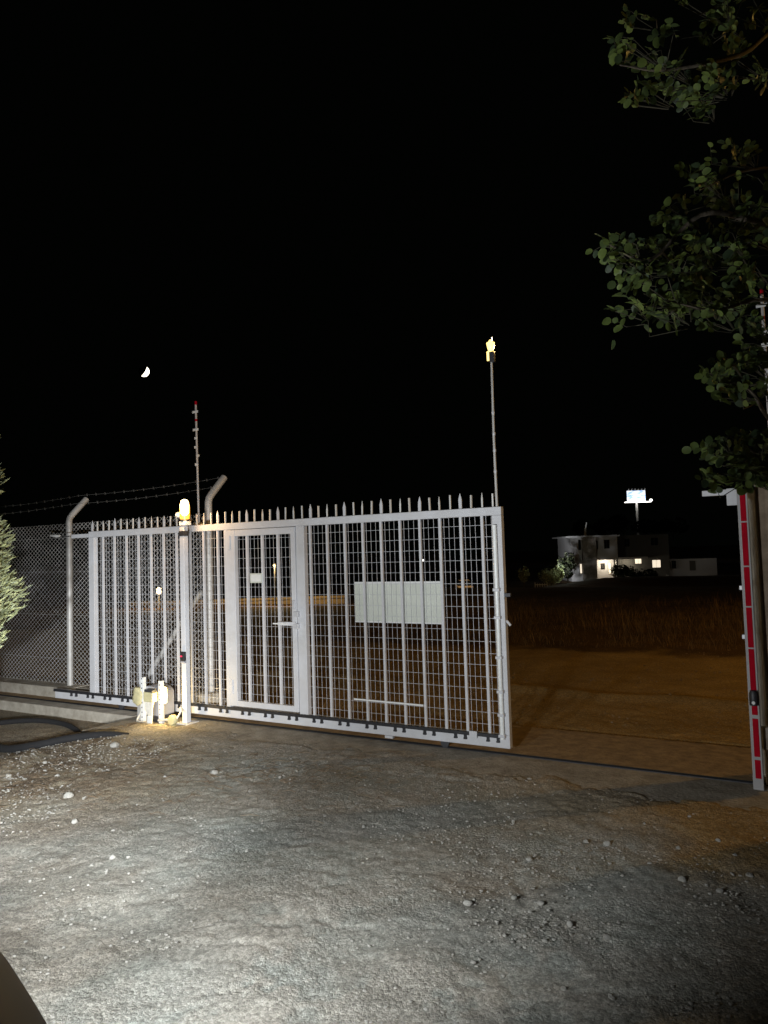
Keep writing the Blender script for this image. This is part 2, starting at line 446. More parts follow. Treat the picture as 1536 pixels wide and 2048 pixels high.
# ------------------------------------------------------------------ sliding gate
gate = empty('sliding_gate', (AX, AY, 0), GANG)
tag(gate, 'white steel sliding gate with spiked top, wire mesh and a small inset door', 'gate')
H = 2.053; LEN = 5.21
gp = M['gate']
def gbox(name, u0, u1, z0, z1, o0=0.0, o1=-.06, m=None, parent=gate, bevel=.004):
    return MB().box((u0, -o0, z0), (u1, -o1, z1)).build(name, m or gp, parent, bevel=bevel)
gbox('top_rail', 0, LEN, H-.07, H)
gbox('bottom_rail', -.64, LEN, .052, .158)
gbox('end_post', 0, .095, .1585, H-.0705)
gbox('end_post', 5.125, LEN, .1585, H-.0705)
gbox('door_post', 3.066, 3.166, .1585, H-.0705)
gbox('door_post', 2.128, 2.176, .1585, H-.0705, -.004, -.056)
bar_me = MB().box((-.011, .012, .1585), (.011, .034, H-.0705)).mesh('bar', gp)
for j in list(range(1, 11)) + list(range(16, 26)):
    u = .03 + .2*j
    b = link('bar', bar_me, gate); b.location.x = u + rnd.uniform(-.002, .002)
# spikes along the top
def spike_mesh(w, h, t=.006):
    return MB().add([(-w,-t,0),(w,-t,0),(w,t,0),(-w,t,0),(-w*1.08,-t,h*.62),(w*1.08,-t,h*.62),(w*1.08,t,h*.62),(-w*1.08,t,h*.62),
                     (-.002,-.001,h),(.002,-.001,h),(.002,.001,h),(-.002,.001,h)],
                    [(0,3,2,1),(0,1,5,4),(1,2,6,5),(2,3,7,6),(3,0,4,7),(4,5,9,8),(5,6,10,9),(6,7,11,10),(7,4,8,11),(8,9,10,11)]).mesh('spike', M['spike'])
sp_thin = MB().box((-.0065, -.0065, 0), (.0065, .0065, .122)).mesh('spike', M['spike'])
sp_thin2 = spike_mesh(.0065, .128)
sp_wide = spike_mesh(.0135, .135, .005); sp_wide.materials[0] = gp
for k_ in range(52):
    m_ = sp_wide if k_ % 4 == 0 else (sp_thin if k_ % 2 else sp_thin2)
    s_ = link('spike', m_, gate)
    s_.location = (.03 + .1*k_ + rnd.uniform(-.004, .004), .03, H - .001)
    s_.rotation_euler = (rnd.uniform(-.03, .03), rnd.uniform(-.025, .025), 0 if k_ % 4 == 0 else rnd.uniform(-.4, .4))
    s_.scale.z = rnd.uniform(.94, 1.06)
# wire mesh panels
def wiremesh(u0, u1, z0, z1, y, parent, name='wire_mesh', r=.0015):
    mb = MB(); u = math.ceil(u0/.05)*.05 + .005
    while u < u1:
        du = rnd.uniform(-.002, .002)
        mb.box((u-r+du, y-r, z0), (u+r+du, y+r, z1)); u += .05
    z = z0 + .07
    while z < z1:
        dz = rnd.uniform(-.002, .002)
        mb.box((u0, y-3*r, z-r+dz), (u1, y-1.05*r, z+r+dz)); z += .0985
    return tag(mb.build(name, M['wire'], parent), kind='stuff')
wiremesh(.096, 2.127, .159, H-.071, .046, gate)
wiremesh(3.167, 5.124, .159, H-.071, .046, gate)
# the pedestrian door
door = gbox('door', 2.182, 2.283, .175, 1.978, .004, -.052)
MB().box((3.002, -.004, .175), (3.06, .052, 1.978)).build('door_stile', gp, door, bevel=.004)
MB().box((2.2835, -.003, 1.912), (3.0015, .051, 1.978)).build('door_rail', gp, door, bevel=.004)
MB().box((2.2835, -.003, .175), (3.0015, .051, .232)).build('door_rail', gp, door, bevel=.004)
for u in (2.43, 2.63, 2.83):
    MB().box((u-.0125, .012, .2325), (u+.0125, .037, 1.9115)).build('door_bar', gp, door)
wiremesh(2.284, 3.001, .233, 1.911, .044, door, 'door_mesh')
for z in (.30, 1.78): MB().box((2.19, -.012, z), (2.225, -.0045, z+.14)).build('hinge_plate', gp, door, bevel=.002)
MB().box((2.84, -.026, 1.012), (3.055, -.0045, 1.048)).build('latch_bar', gp, door, bevel=.003)
MB().tube([(2.79, -.034, 1.03), (2.97, -.034, 1.03)], .007, 8).build('bolt_handle', M['refl'], door, 40)
for z in (.985, 1.10): MB().box((3.035, -.03, z), (3.095, -.0045, z+.05)).build('lock_plate', M['wire'], door, bevel=.003)
MB().box((3.02, -.022, 1.17), (3.05, -.0045, 1.26)).build('lock_plate', M['wire'], door, bevel=.003)
sgn = MB().box((2.475, .004, 1.43), (2.63, .011, 1.527)).build('door_sign', M['signwhite'], door, bevel=.002)
sgn['label'] = 'small plain white plate between two door bars'
MB().box((2.49, .002, 1.445), (2.615, .0035, 1.512)).build('plate_face', M['white'], sgn)
# sign board behind the mesh
sgn = MB().box((3.70, .052, 1.055), (4.605, .057, 1.43)).build('sign_board', M['signwhite'], gate, bevel=.002)
sgn['label'] = 'large plain off-white board fixed behind the wire mesh'
for (a, b_, c, e_) in ((3.70, 4.605, 1.414, 1.4305), (3.70, 4.605, 1.0545, 1.066)):
    MB().box((a, .0502, c), (b_, .0519, e_)).build('board_edge', M['white'], sgn)
# reflective rod low on the bars
MB().tube([(3.70, -.004, .352), (4.42, -.004, .348)], .0085, 10).build('reflective_rod', M['refl'], gate, 40)
# gear rack with lugs
MB().box((-.64, -.022, .135), (5.137, -.001, .164)).build('gear_rack', M['rack'], gate, bevel=.002)
lug_me = MB().box((-.011, -.019, .103), (.011, -.0008, .1345)).add(
    [(-.014,-.021,.098),(.014,-.021,.098),(.014,-.0009,.098),(-.014,-.0009,.098),(-.014,-.021,.112),(.014,-.021,.112),(.014,-.0009,.112),(-.014,-.0009,.112)],
    [(0,3,2,1),(4,5,6,7),(0,1,5,4),(1,2,6,5),(2,3,7,6),(3,0,4,7)]).mesh('rack_lug', M['rack'])
for i in range(19):
    for s in (5.022, 5.112):
        u = s - .2967*i
        if u > -.6: link('rack_lug', lug_me, gate).location.x = u
MB().box((4.86, -.03, .12), (4.93, -.0225, .175)).build('rack_bracket', gp, gate, bevel=.002)
# catch arm at the left end of the top rail
MB().box((-.33, .01, 1.985), (-.001, .05, 2.03)).build('catch_arm', gp, gate, bevel=.003)
MB().tube([(-.331, .03, 2.012), (-.6, .03, 2.02)], .006, 8).build('catch_rod', M['darksteel'], gate)
MB().tube([(-.56, .028, 2.022), (-.62, .025, 2.024), (-.735, .02, 2.035)], [.012, .02, .012], 10).build('catch_tip', M['white'], gate, 40)
# pipe, clamps and stubs on the leading edge
MB().tube([(5.155, -.022, .13), (5.155, -.022, 1.9)], .019, 12).build('edge_pipe', M['refl'], gate, 40)
for z in (.16, .33, .52, .80, 1.13, 1.36):
    MB().box((5.128, -.046, z-.012), (5.182, -.0008, z+.012)).build('pipe_clamp', M['wire'], gate, bevel=.002)
MB().box((5.211, .0, 1.30), (5.262, .03, 1.33)).build('stop_stub', M['darksteel'], gate, bevel=.002)
MB().tube([(5.211, .03, 1.10), (5.245, .03, 1.06)], .011, 8).build('stop_stub', gp, gate, 40)
MB().box((4.02, -.008, .028), (4.10, .03, .0515)).build('roller_bracket', gp, gate, bevel=.002)
MB().lathe([(.0, -.012), (.04, -.012), (.04, .012), (0, .012)], (.5, .04, .035), 16, 'Y').build('roller', M['darksteel'], gate, 40)
MB().lathe([(.0, -.012), (.04, -.012), (.04, .012), (0, .012)], (4.6, .04, .035), 16, 'Y').build('roller', M['darksteel'], gate, 40)

# thin pole with a small lit lamp on the gate's leading corner
pl = empty('beacon_pole', W(5.165, -.03, H), GANG)
tag(pl, 'tall thin galvanised pole with a small lit yellow lamp on top', 'lamp pole')
MB().tube([(0, 0, -.001), (-.004, 0, .6), (.002, 0, 1.235)], [.0115, .0105, .0095], 10).build('pole', M['fence'], pl, 40)
for z in (.30, .48, .62, .80): MB().lathe([(.0125, -.012), (.0135, 0), (.0125, .012)], (-.002, 0, z), 10).build('pole_band', M['wire'], pl, 40)
MB().box((-.012, -.018, 1.235), (.032, .018, 1.325)).build('lamp_bracket', M['rack'], pl, bevel=.003)
MB().lathe([(.010, 1.326), (.022, 1.335), (.033, 1.38), (.035, 1.405), (.022, 1.41), (.010, 1.43)], (.0, 0, 0), 14).build('lamp_lens', M['polelamp'], pl, 40)
MB().box((-.032, -.02, 1.25), (-.0125, -.005, 1.33)).build('reflector_tab', M['polelamp'], pl, bevel=.003)  # tab glows by itself in place of reflected lamplight
MB().tube([(.014, 0, 1.41), (.014, 0, 1.45)], .003, 6).build('lamp_pin', M['lampwhite'], pl)
d_ = bpy.data.lights.new('beacon_glow', 'POINT'); d_.energy = 5.0; d_.color = (1, .66, .25); d_.shadow_soft_size = .03
o = bpy.data.objects.new('beacon_glow', d_); col.objects.link(o); o.parent = pl; o.location = (.03, .07, 1.37)

# ------------------------------------------------------------------ guide post with the amber flasher
gpost = empty('guide_post', W(1.732, .17), GANG)
tag(gpost, 'square white steel guide post in front of the sliding gate', 'post')
MB().box((-.032, -.032, -.02), (.032, .032, 2.045)).build('post', gp, gpost, bevel=.005)
MB().box((-.036, -.036, 1.935), (.036, .036, 1.99)).build('black_strap', M['rack'], gpost, bevel=.003)
MB().box((-.09, -.09, -.015), (.09, .09, .004)).build('base_plate', gp, gpost, bevel=.003)
pc = MB().box((-.02, -.062, .64), (.04, -.0325, .735)).build('photocell', M['rack'], gpost, bevel=.006)
MB().box((-.012, -.0655, .683), (.012, -.0625, .695)).build('led', M['redled'], pc)
MB().box((-.02, -.057, .615), (.04, -.0325, .637)).build('photocell_base', M['grey'], gpost, bevel=.004)
fl = empty('amber_flasher', W(1.752, .17, 2.046), GANG)
tag(fl, 'lit amber warning lamp on top of the guide post', 'warning lamp')
MB().box((-.045, -.04, 0), (.045, .04, .045)).build('base', M['white'], fl, bevel=.004)
MB().lathe([(.05, .0455), (.052, .055), (.048, .065)], (0, 0, 0), 20).build('collar', M['rack'], fl, 40)
MB().lathe([(.047, .0655), (.052, .10), (.053, .19), (.046, .235), (.028, .262), (.006, .272)], (0, 0, 0), 24).build('lens', M['amber'], fl, 40)
MB().lathe([(.02, .09), (.042, .12), (.046, .2), (.034, .25), (.01, .262)], (.026, -.028, .01), 20).build('bulb', M['amberhot'], fl, 40)
MB().lathe([(.0, -.03), (.03, -.025), (.034, 0), (.03, .025), (0, .03)], (-.085, 0, .115), 16, 'X').build('light_sensor', M['white'], fl, 40)
MB().tube([(-.07, 0, .11), (-.05, 0, .03)], .008, 8).build('sensor_arm', M['white'], fl, 40)
d_ = bpy.data.lights.new('flasher_glow', 'POINT'); d_.energy = 15; d_.color = (1, .62, .30); d_.shadow_soft_size = .05
o = bpy.data.objects.new('flasher_glow', d_); col.objects.link(o); o.parent = fl; o.location = (.07, -.10, .18)

# ------------------------------------------------------------------ gate motor and its fittings
mo = empty('gate_motor', W(1.30, .20), GANG)
tag(mo, 'grey gate motor with rounded cover standing on the concrete beside the guide post', 'gate motor')
prof = []
for i in range(9):
    a = math.pi*i/8
    prof.append((.17*math.cos(a), .29 + .075*math.sin(a)))
prof = [(.17, .06)] + prof + [(-.17, .06)]
n_ = len(prof)
mbm = MB().add([(p[0], -.09, p[1]) for p in prof] + [(p[0], .12, p[1]) for p in prof],
               [tuple(range(n_)), tuple(reversed(range(n_, 2*n_)))] + [(i, n_+i, n_+(i+1) % n_, (i+1) % n_) for i in range(n_)])
mbm.build('cover', M['grey'], mo, 30, bevel=.012)
MB().box((-.16, -.08, 0), (.16, .11, .0595)).build('base', M['darksteel'], mo, bevel=.006)
MB().box((-.06, -.094, .12), (.02, -.0905, .15)).build('lock_cover', M['rack'], mo, bevel=.001)
def perf_angle(u, h, mm):
    mb = MB()
    mb.box((-.02, -.004, 0), (.02, 0, h)); mb.box((.016, .0005, 0), (.02, .036, h))
    e = empty('slotted_angle', W(u, .325), GANG)
    mb.build('angle', mm, e, bevel=.001)
    z = .04
    while z < h - .02:
        MB().box((-.007, -.0052, z), (.005, -.0042, z+.014)).build('slot', M['rack'], e); z += .05
    return e
tag(perf_angle(1.25, .46, M['white']), 'white slotted angle iron upright beside the pale rag-covered box', 'angle iron', 'slotted uprights')
tag(perf_angle(1.515, .44, M['white']), 'white slotted angle iron upright carrying the small lit lamp', 'angle iron', 'slotted uprights')
# pale junction boxes
jb = empty('junction_box', W(1.185, .30), GANG); tag(jb, 'crumpled pale yellow cover over a box left of the motor', 'junction box')
v_, f_ = ico(5, 1.0, 2)
mbj = MB().add([(max(-1, min(1, x*1.15))*.075, max(-.9, min(.9, y))*.05, .255 + max(-1, min(1, z*1.1))*.095) for x, y, z in v_], f_)
mbj.build('cover', M['pale'], jb, 60)
MB().tube(catmull([(.02, 0, .17), (.03, -.01, .1), (0, -.03, .03), (.02, -.05, .006), (.12, -.06, .004), (.2, -.05, .004)], 5), .011, 8).build('conduit', M['cable'], jb, 60)
MB().box((-.03, -.01, 0), (.03, .02, .17)).build('foot', M['fence'], jb, bevel=.003)
cb = empty('cable_box', W(1.45, .40), GANG); tag(cb, 'beige cable box with a fan of cables hanging below it', 'cable box')
MB().box((-.068, -.03, .235), (.068, .04, .335)).build('box', M['pale'], cb, bevel=.008)
MB().box((-.06, -.025, .3355), (.06, .035, .36)).build('lid', M['darksteel'], cb, bevel=.006)
for i in range(6):
    t = (i - 2.5)/2.5
    MB().tube(catmull([(t*.055, -.01, .236), (t*.045, -.015, .16), (.03+t*.018, -.02, .08), (.035+t*.022, -.03-.01*(i % 2), .004)], 4), .009, 7).build('cable', M['cable'], cb, 60)
MB().box((.0, -.045, -.003), (.065, -.034, .10)).build('cable_clamp', M['white'], cb, bevel=.003)
tl = empty('motor_lamp', W(1.585, .34, .0), GANG); tag(tl, 'glowing upright tube lamp on the slotted angle beside the motor', 'lamp')
MB().lathe([(.012, .215), (.032, .225), (.036, .30), (.032, .375), (.012, .385)], (0, 0, 0), 18).build('tube', M['lamphot'], tl, 40)
MB().box((-.052, .012, .0), (-.038, .03, .36)).build('stem', M['wire'], tl, bevel=.002)
MB().box((-.037, .014, .26), (-.0375+.012, .028, .33)).build('clip', M['wire'], tl)
d_ = bpy.data.lights.new('motor_lamp_glow', 'POINT'); d_.energy = 9; d_.color = (1, .70, .28); d_.shadow_soft_size = .05
o = bpy.data.objects.new('motor_lamp_glow', d_); col.objects.link(o); o.parent = tl; o.location = (.085, -.06, .27)
hb = empty('round_hub', W(1.70, .33), GANG); tag(hb, 'round yellowish hub on a pipe at the foot of the guide post', 'pipe hub')
MB().lathe([(.0, -.03), (.045, -.028), (.052, -.015), (.052, .015), (.045, .028), (0, .03)], (0, 0, .058), 20, 'Y').build('hub', M['pale'], hb, 40)
MB().box((-.03, -.02, -.003), (.03, .02, .006)).build('foot', M['pale'], hb)
MB().tube([(-.22, .01, .03), (-.05, .0, .055)], .012, 8).build('pipe', M['cable'], hb, 40)
MB().tube([(.045, .01, .07), (.06, .06, .14), (.0, .11, .16)], .010, 8).build('pipe', M['cable'], hb, 40)

# ------------------------------------------------------------------ chain-link fence
fence = empty('chain_link_fence', W(0, -.38, .0), GANG)
tag(fence, 'grey chain-link fence on angled posts with barbed wire above', 'fence')
def fpost(u, zb, zt, r, arm, name='fence_post'):
    pts = [(u, 0, zb), (u, 0, zt-.5), (u, 0, zt-.03), (u, .010, zt+.015), (u, .045, zt+.06), (u, .28*arm, zt+.29*arm)]
    p = MB().tube(pts, r, 14).build(name, M['fence'], fence, 50)
    return p
fpost(-3.42, .10, 2.25, .039, .95); fpost(-.86, .10, 2.25, .039, .95); fpost(1.565, .09, 2.35, .041, .95)
def lmesh(u0, u1, z0, z1, p=.076, q=.058, r=.0031):
    """diamond netting: each wire runs up at slope q/p and is clipped to the panel"""
    mb = MB(); run = (z1-z0)*p/q
    for s in (1, -1):
        a = u0 - run
        while a < u1 + run:
            ua, ub = (a, a+run) if s > 0 else (a+run, a)
            t0, t1 = 0.0, 1.0
            for lim in (u0, u1):
                if (ua-lim)*(ub-lim) < 0:
                    t = (lim-ua)/(ub-ua)
                    inside0 = u0-1e-6 <= ua <= u1+1e-6
                    if lim == (u0 if ua < u0 else u1) and not inside0: t0 = t
                    else: t1 = t
            ma = ua + (ub-ua)*(t0+t1)/2
            if u0 <= ma <= u1 and t1-t0 > .01:
                P = lambda t, y: (ua+(ub-ua)*t, y, z0+(z1-z0)*t)
                mb.tube([P(t0, .05+s*.0015), P((t0+t1)/2, .05-s*.003+rnd.uniform(-.006, .006)), P(t1, .05+s*.0015)], r, 4, False)
            a += p
    return mb
tag(lmesh(-4.6, 1.52, .13, 2.20).build('wire_netting', M['fence'], fence), kind='stuff')
for z in (.45, 1.02, 1.58, 2.02):
    MB().tube([(u, .046, z + .006*math.sin(u*1.7)) for u in np.linspace(-4.6, 1.52, 16)], .0018, 5).build('tension_wire', M['fence'], fence)
for (dy, dz) in ((.27, .27), (.15, .15)):
    mb = MB(); pts = []
    us = np.linspace(-4.6, 1.56, 70)
    for u in us:
        zb = 2.27 + (u+3.42)/5*.09
        f_sag = ((u+3.42) % 2.45)/2.45
        pts.append((u, dy, zb + dz - .05*4*f_sag*(1-f_sag)*.5))
    mb.tube(pts, .0016, 5)
    for i in range(0, 69, 2):
        p = Vector(pts[i])
        for sgn_ in (1, -1):
            mb.tube([p + Vector((-.01*sgn_, .004, -.016)), p + Vector((.01*sgn_, -.004, .016))], .0012, 4)
    mb.build('barbed_wire', M['oldwire'], fence)
MB().tube([(1.45, -.02, 1.32), (.55, -.02, .30)], .028, 12).build('brace', M['fence'], fence, 50)
MB().lathe([(.14, -.02), (.145, .2), (.13, .215)], (1.60, -.04, 0), 18).build('post_footing', M['concrete'], fence, 40)
MB().box((1.2, -.17, -.05), (1.42, .05, .20)).build('post_footing', M['concrete'], fence, bevel=.015)

# striped sensor rods
def striped_rod(loc, rz, label, lean):
    e = empty('sensor_rod', loc, rz); e.rotation_euler = (lean[0], lean[1], rz)
    tag(e, label, 'sensor rod')
    bands = [(0, 1.13, 'rodgrey'), (1.13, 1.155, 'red'), (1.155, 1.315, 'rodgrey'), (1.315, 1.355, 'red')]
    for a, b_, c in bands:
        MB().tube([(0, 0, a + (.0005 if a else 0)), (0, 0, b_)], .0125 if c == 'red' else .0115, 10).build('rod_section', M[c], e, 40)
    for z, w in ((1.235, .042), (1.035, .042), (.94, .022), (.84, -.018), (.745, .02), (.645, .024)):
        if w > 0.03 or z in (.94, .645): MB().box((-w, -.013, z-.013), (w, -.0005-.012, z+.013)).build('clip', M['white'], e, bevel=.003)
        else: MB().box((.006 if w > 0 else -.026, -.016, z-.013), (.026 if w > 0 else -.006, .012, z+.013)).build('clip', M['white'], e, bevel=.003)
    MB().box((-.06, -.03, -.03), (.03, .03, .0)).build('base_box', M['white'], e, bevel=.004)
    return e
striped_rod(W(1.60, -.19, 2.09), GANG, 'thin pale rod with red tip and white clips beside the amber warning lamp', (0, -.012))
MB().box((1.56, .13, 2.02), (1.66, .33, 2.06)).build('rod_bracket', M['fence'], fence, bevel=.003)

# ------------------------------------------------------------------ right-hand gate post
rp = empty('striped_gate_post', (2.52, 5.19, 0), GANG)
tag(rp, 'white steel gate post with a broken red reflective stripe', 'gate post')
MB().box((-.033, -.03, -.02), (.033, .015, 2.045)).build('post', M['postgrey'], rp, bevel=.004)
zs = [(.075, .20), (.222, .48), (.505, .60), (.665, .955), (.965, 1.24), (1.25, 1.52), (1.53, 1.83), (1.84, 2.03)]
for a, b_ in zs: MB().box((-.015, -.0335, a), (.021, -.0305, b_)).build('red_stripe', M['red'], rp)
pc = MB().lathe([(.0, 0), (.026, 0), (.028, .02), (.028, .08), (.02, .1), (0, .102)], (.002, -.055, .575), 16).build('photocell', M['rack'], rp, 40)
MB().lathe([(0, -.004), (.011, -.004), (.011, .004), (0, .004)], (.002, -.086, .597), 14, 'Y').build('photocell_lens', M['white'], pc, 40)
MB().box((-.10, -.02, 1.955), (-.0335, .012, 2.075)).build('bracket_plate', gp, rp, bevel=.003)
MB().box((-.26, -.012, 2.03), (-.1005, .010, 2.07)).build('bracket_arm', gp, rp, bevel=.003)
for z in (1.02, 1.36): MB().box((-.052, -.01, z), (-.0335, .012, z+.03)).build('stop_tab', M['wire'], rp, bevel=.002)

wp = empty('timber_pillar', (2.915, 5.40, 0), GANG*.35)
tag(wp, 'weathered brown timber pillar behind the red striped gate post', 'pillar')
mb = MB()
for i in range(3):
    x0 = -.21 + i*.14
    MB().box((x0, -.10 - .01*(i == 1), -.02), (x0+.136, .08, 2.16 - .012*i)).build('plank', M['wood'], wp, bevel=.006)
MB().box((-.226, -.118, -.02), (-.2105, .09, 2.10)).build('edge_trim', M['concrete'], wp, bevel=.004)
cbx = MB().box((-.12, -.16, .42), (.2, -.1115, 1.25)).build('cabinet_door', M['darksteel'], wp, bevel=.006)
jx = empty('meter_box', (2.645, 5.27, 0), GANG*.35); tag(jx, 'small concrete coloured box on a pipe at the foot of the timber pillar', 'meter box')
MB().box((-.05, -.05, .245), (.2, .008, .40)).build('box', M['concrete'], jx, bevel=.008)
MB().tube([(-.02, -.01, -.03), (-.02, -.01, .2445)], .014, 10).build('pipe', M['cable'], jx, 40)
MB().tube([(.1, 0, -.03), (.1, 0, .2445)], .014, 10).build('pipe', M['cable'], jx, 40)
striped_rod((2.83, 5.36, 2.19), GANG, 'thin pale rod with red tip standing on the timber pillar among leaves', (0, .0))

bw = empty('block_wall', (3.85, 4.74, 0), math.atan2(-.503, .864)); tag(bw, 'grey concrete block wall running on from the timber pillar', 'wall')
blk = MB().box((.004, -.09, .004), (.396, .09, .196)).mesh('block', M['dimconcrete'])
for r_ in range(11):
    for c_ in range(13):
        o = link('block', blk, bw); o.location = (c_*.4 + (.2 if r_ % 2 else 0), 0, -.05 + r_*.2)
MB().box((.01, -.075, -.05), (5.35, .075, 2.14)).build('mortar', M['concrete'], bw)
# ------------------------------------------------------------------ hoses on the ground
def hose(pts, r, label):
    P = []
    for (u, o_, dz) in pts:
        w = W(u, o_); P.append((w.x, w.y, gz(w.x, w.y) + r*.8 + dz))
    o = MB().tube(catmull(P, 8), r, 12).build('black_hose', M['black'], None, 60)
    return tag(o, label, 'hose')
def uoff(x, y): a, b_ = uo(x, y); return a, b_
ha = [(-4.9, 8.0), (-4.45, 8.22), (-4.0, 8.33), (-3.6, 8.24), (-3.34, 8.02), (-3.25, 7.92)]
hose([(*uoff(x, y), .05*math.sin(i*.9) + (-.05 if i == 5 else 0)) for i, (x, y) in enumerate(ha)], .028, 'black hose looping along the base of the concrete footing')
hbp = [(-4.6, 7.9), (-4.1, 7.55), (-3.7, 7.22), (-3.35, 7.08), (-3.05, 7.13), (-2.75, 7.24), (-2.55, 7.3)]
hose([(*uoff(x, y), [0, 0, 0, 0, 0, -.02, -.06][i]) for i, (x, y) in enumerate(hbp)], .036, 'thick black hose lying out on the dirt beside the gravel')

# ------------------------------------------------------------------ stones, gravel, twigs
PX = [(137,1600,.05),(115,1559,.03),(17,1557,.035),(230,1496,.05),(428,1552,.04),(150,1651,.035),(227,1671,.03),(225,1723,.024),(256,1722,.02),(531,1737,.015),(320,1642,.015),
      (1059,1558,.022),(1027,1650,.016),(1215,1696,.028),(1059,1727,.025),(1028,1804,.018),(1081,1815,.018),(935,1816,.024),(1140,1858,.022),(1365,1770,.028),(1128,1990,.018),
      (1224,2009,.016),(1090,1891,.014),(1215,1885,.02),(1358,1705,.02),(1437,1690,.022),(947,1935,.014),(1260,1491,.03),(1172,1690,.016),(1300,1735,.016),(1245,1760,.013),
      (1150,1745,.014),(1320,1900,.016),(1010,1880,.012),(870,1790,.012),(780,1850,.012),(60,1770,.014),(330,1560,.02),(500,1590,.02),(560,1560,.018),(90,1530,.02),(650,1640,.014),
      (1400,1660,.02),(1470,1720,.02),(1380,1640,.018),(1290,1655,.016),(1500,1760,.022),(1440,1790,.018)]
cr_, sr_ = math.cos(ROLL), math.sin(ROLL); cp_, sp_ = math.cos(PITCH), math.sin(PITCH)
def ray(px, py):
    a, b_ = px-768, py-1024
    x = (a*cr_ - b_*sr_)/FPX; y = -(a*sr_ + b_*cr_)/FPX
    return Vector((x, cp_ - y*sp_, sp_ + y*cp_))
def on_ground(px, py, z=0.0):
    v = ray(px, py); return Vector((0, 0, CAM_H)) + v*((z-CAM_H)/v.z)
def at(px, py, Yd):
    v = ray(px, py); return Vector((0, 0, CAM_H)) + v*(Yd/v.y)
stone_me = []
for s in range(6):
    v_, f_ = ico(100+s, .65, 1); stone_me.append(MB().add(v_, f_).mesh('loose_stone', M['stone']))
for i, (px, py, r) in enumerate(PX):
    p = on_ground(px, py); o = link('loose_stone', stone_me[i % 6])
    r *= .8
    o.location = (p.x, p.y, gz(p.x, p.y) + r*.25); o.scale = (r, r*rnd.uniform(.75, 1.1), r); o.rotation_euler = (rnd.uniform(-.2, .2), rnd.uniform(-.2, .2), rnd.uniform(0, 6.3))
    uu, oo = uo(p.x, p.y)
    if oo < 0: tag(o, 'loose stone lying on the dirt track outside the gate', 'stone')
    elif p.x < -.8 and p.y > 4.9: tag(o, 'pale stone lying among the brown litter near the black hoses', 'stone', 'stones in the litter')
    elif p.x < .1: tag(o, 'small pale pebble on the brightly lit gravel in front of the car', 'stone', 'pebbles on the lit gravel')
    elif p.x > 1.35 and p.y > 3.7: tag(o, 'dim stone beside the ochre soil patch near the striped post', 'stone', 'stones by the soil patch')
    else: tag(o, 'loose grey stone casting a small shadow on the dim open gravel', 'stone', 'stones on the dim gravel')

mb_pts = MB()
shapes = [ico(300+s, .6, 0) for s in range(8)]
def scatter(mb, n, xr, yr, dens, rmin, rmax):
    spots = []
    while len(spots) < n:
        x = rnd.uniform(*xr); y = rnd.uniform(*yr)
        if rnd.random() <= dens(x, y): spots.append((x, y))
    zz = terrain_z(np.array([q[0] for q in spots]), np.array([q[1] for q in spots]))
    for (x, y), z0 in zip(spots, zz):
        z0 = float(z0)
        r = rmin + (rmax-rmin)*rnd.random()**3
        v_, f_ = shapes[rnd.randrange(8)]; a = rnd.uniform(0, 6.3); ca, sa = math.cos(a), math.sin(a)
        mb.add([(x + (vx*ca-vy*sa)*r, y + (vx*sa+vy*ca)*r, z0 + vz*r*.9 + r*.1) for vx, vy, vz in v_], f_)
def dens_yard(x, y):
    u, o_ = uo(x, y)
    if o_ < .9 - .3*rnd.random(): return .05
    d0 = .35
    if u < 3.0 and .9 < o_ < 3.2: d0 = 1.0
    if x > .3 and y < 4.3: d0 = .8
    if x > 1.75 and y > 4: d0 = .15
    return d0
scatter(mb_pts, 12000, (-3.6, 2.4), (2.2, 7.6), dens_yard, .0022, .0105)
mb_o = MB(); scatter(mb_o, 900, (.9, 7), (6.4, 12), lambda x, y: 1.0 if uo(x, y)[1] < -1.05 else 0, .004, .02)
tag(mb_o.build('track_gravel', M['brownstone']), 'brown gravel on the dirt track outside the gate', 'gravel', kind='stuff')
g_ = mb_pts.build('gravel', M['stone']); tag(g_, 'small loose gravel strewn over the yard', 'gravel', kind='stuff')

mb_tw = MB()
def twigs(mb, n, cx, cy, rx, ry, lmin, lmax):
    for _ in range(n):
        x = cx + rnd.gauss(0, 1)*rx; y = cy + rnd.gauss(0, 1)*ry; a = rnd.uniform(0, math.pi); l = rnd.uniform(lmin, lmax)
        z = gz(x, y) + .006
        mb.tube([(x-math.cos(a)*l/2, y-math.sin(a)*l/2, z), (x+rnd.uniform(-.01, .01), y+rnd.uniform(-.01, .01), z+rnd.uniform(.002, .02)), (x+math.cos(a)*l/2, y+math.sin(a)*l/2, z)], .0016, 3, False)
twigs(mb_tw, 420, -1.9, 5.9, .95, .4, .04, .16)
twigs(mb_tw, 160, -2.9, 7.8, .28, .14, .06, .2)
twigs(mb_tw, 200, -.6, 5.7, .5, .3, .03, .12)
tag(mb_tw.build('dry_twigs', M['twig']), 'dry twigs and litter on the gravel before the gate', 'twigs', kind='stuff')

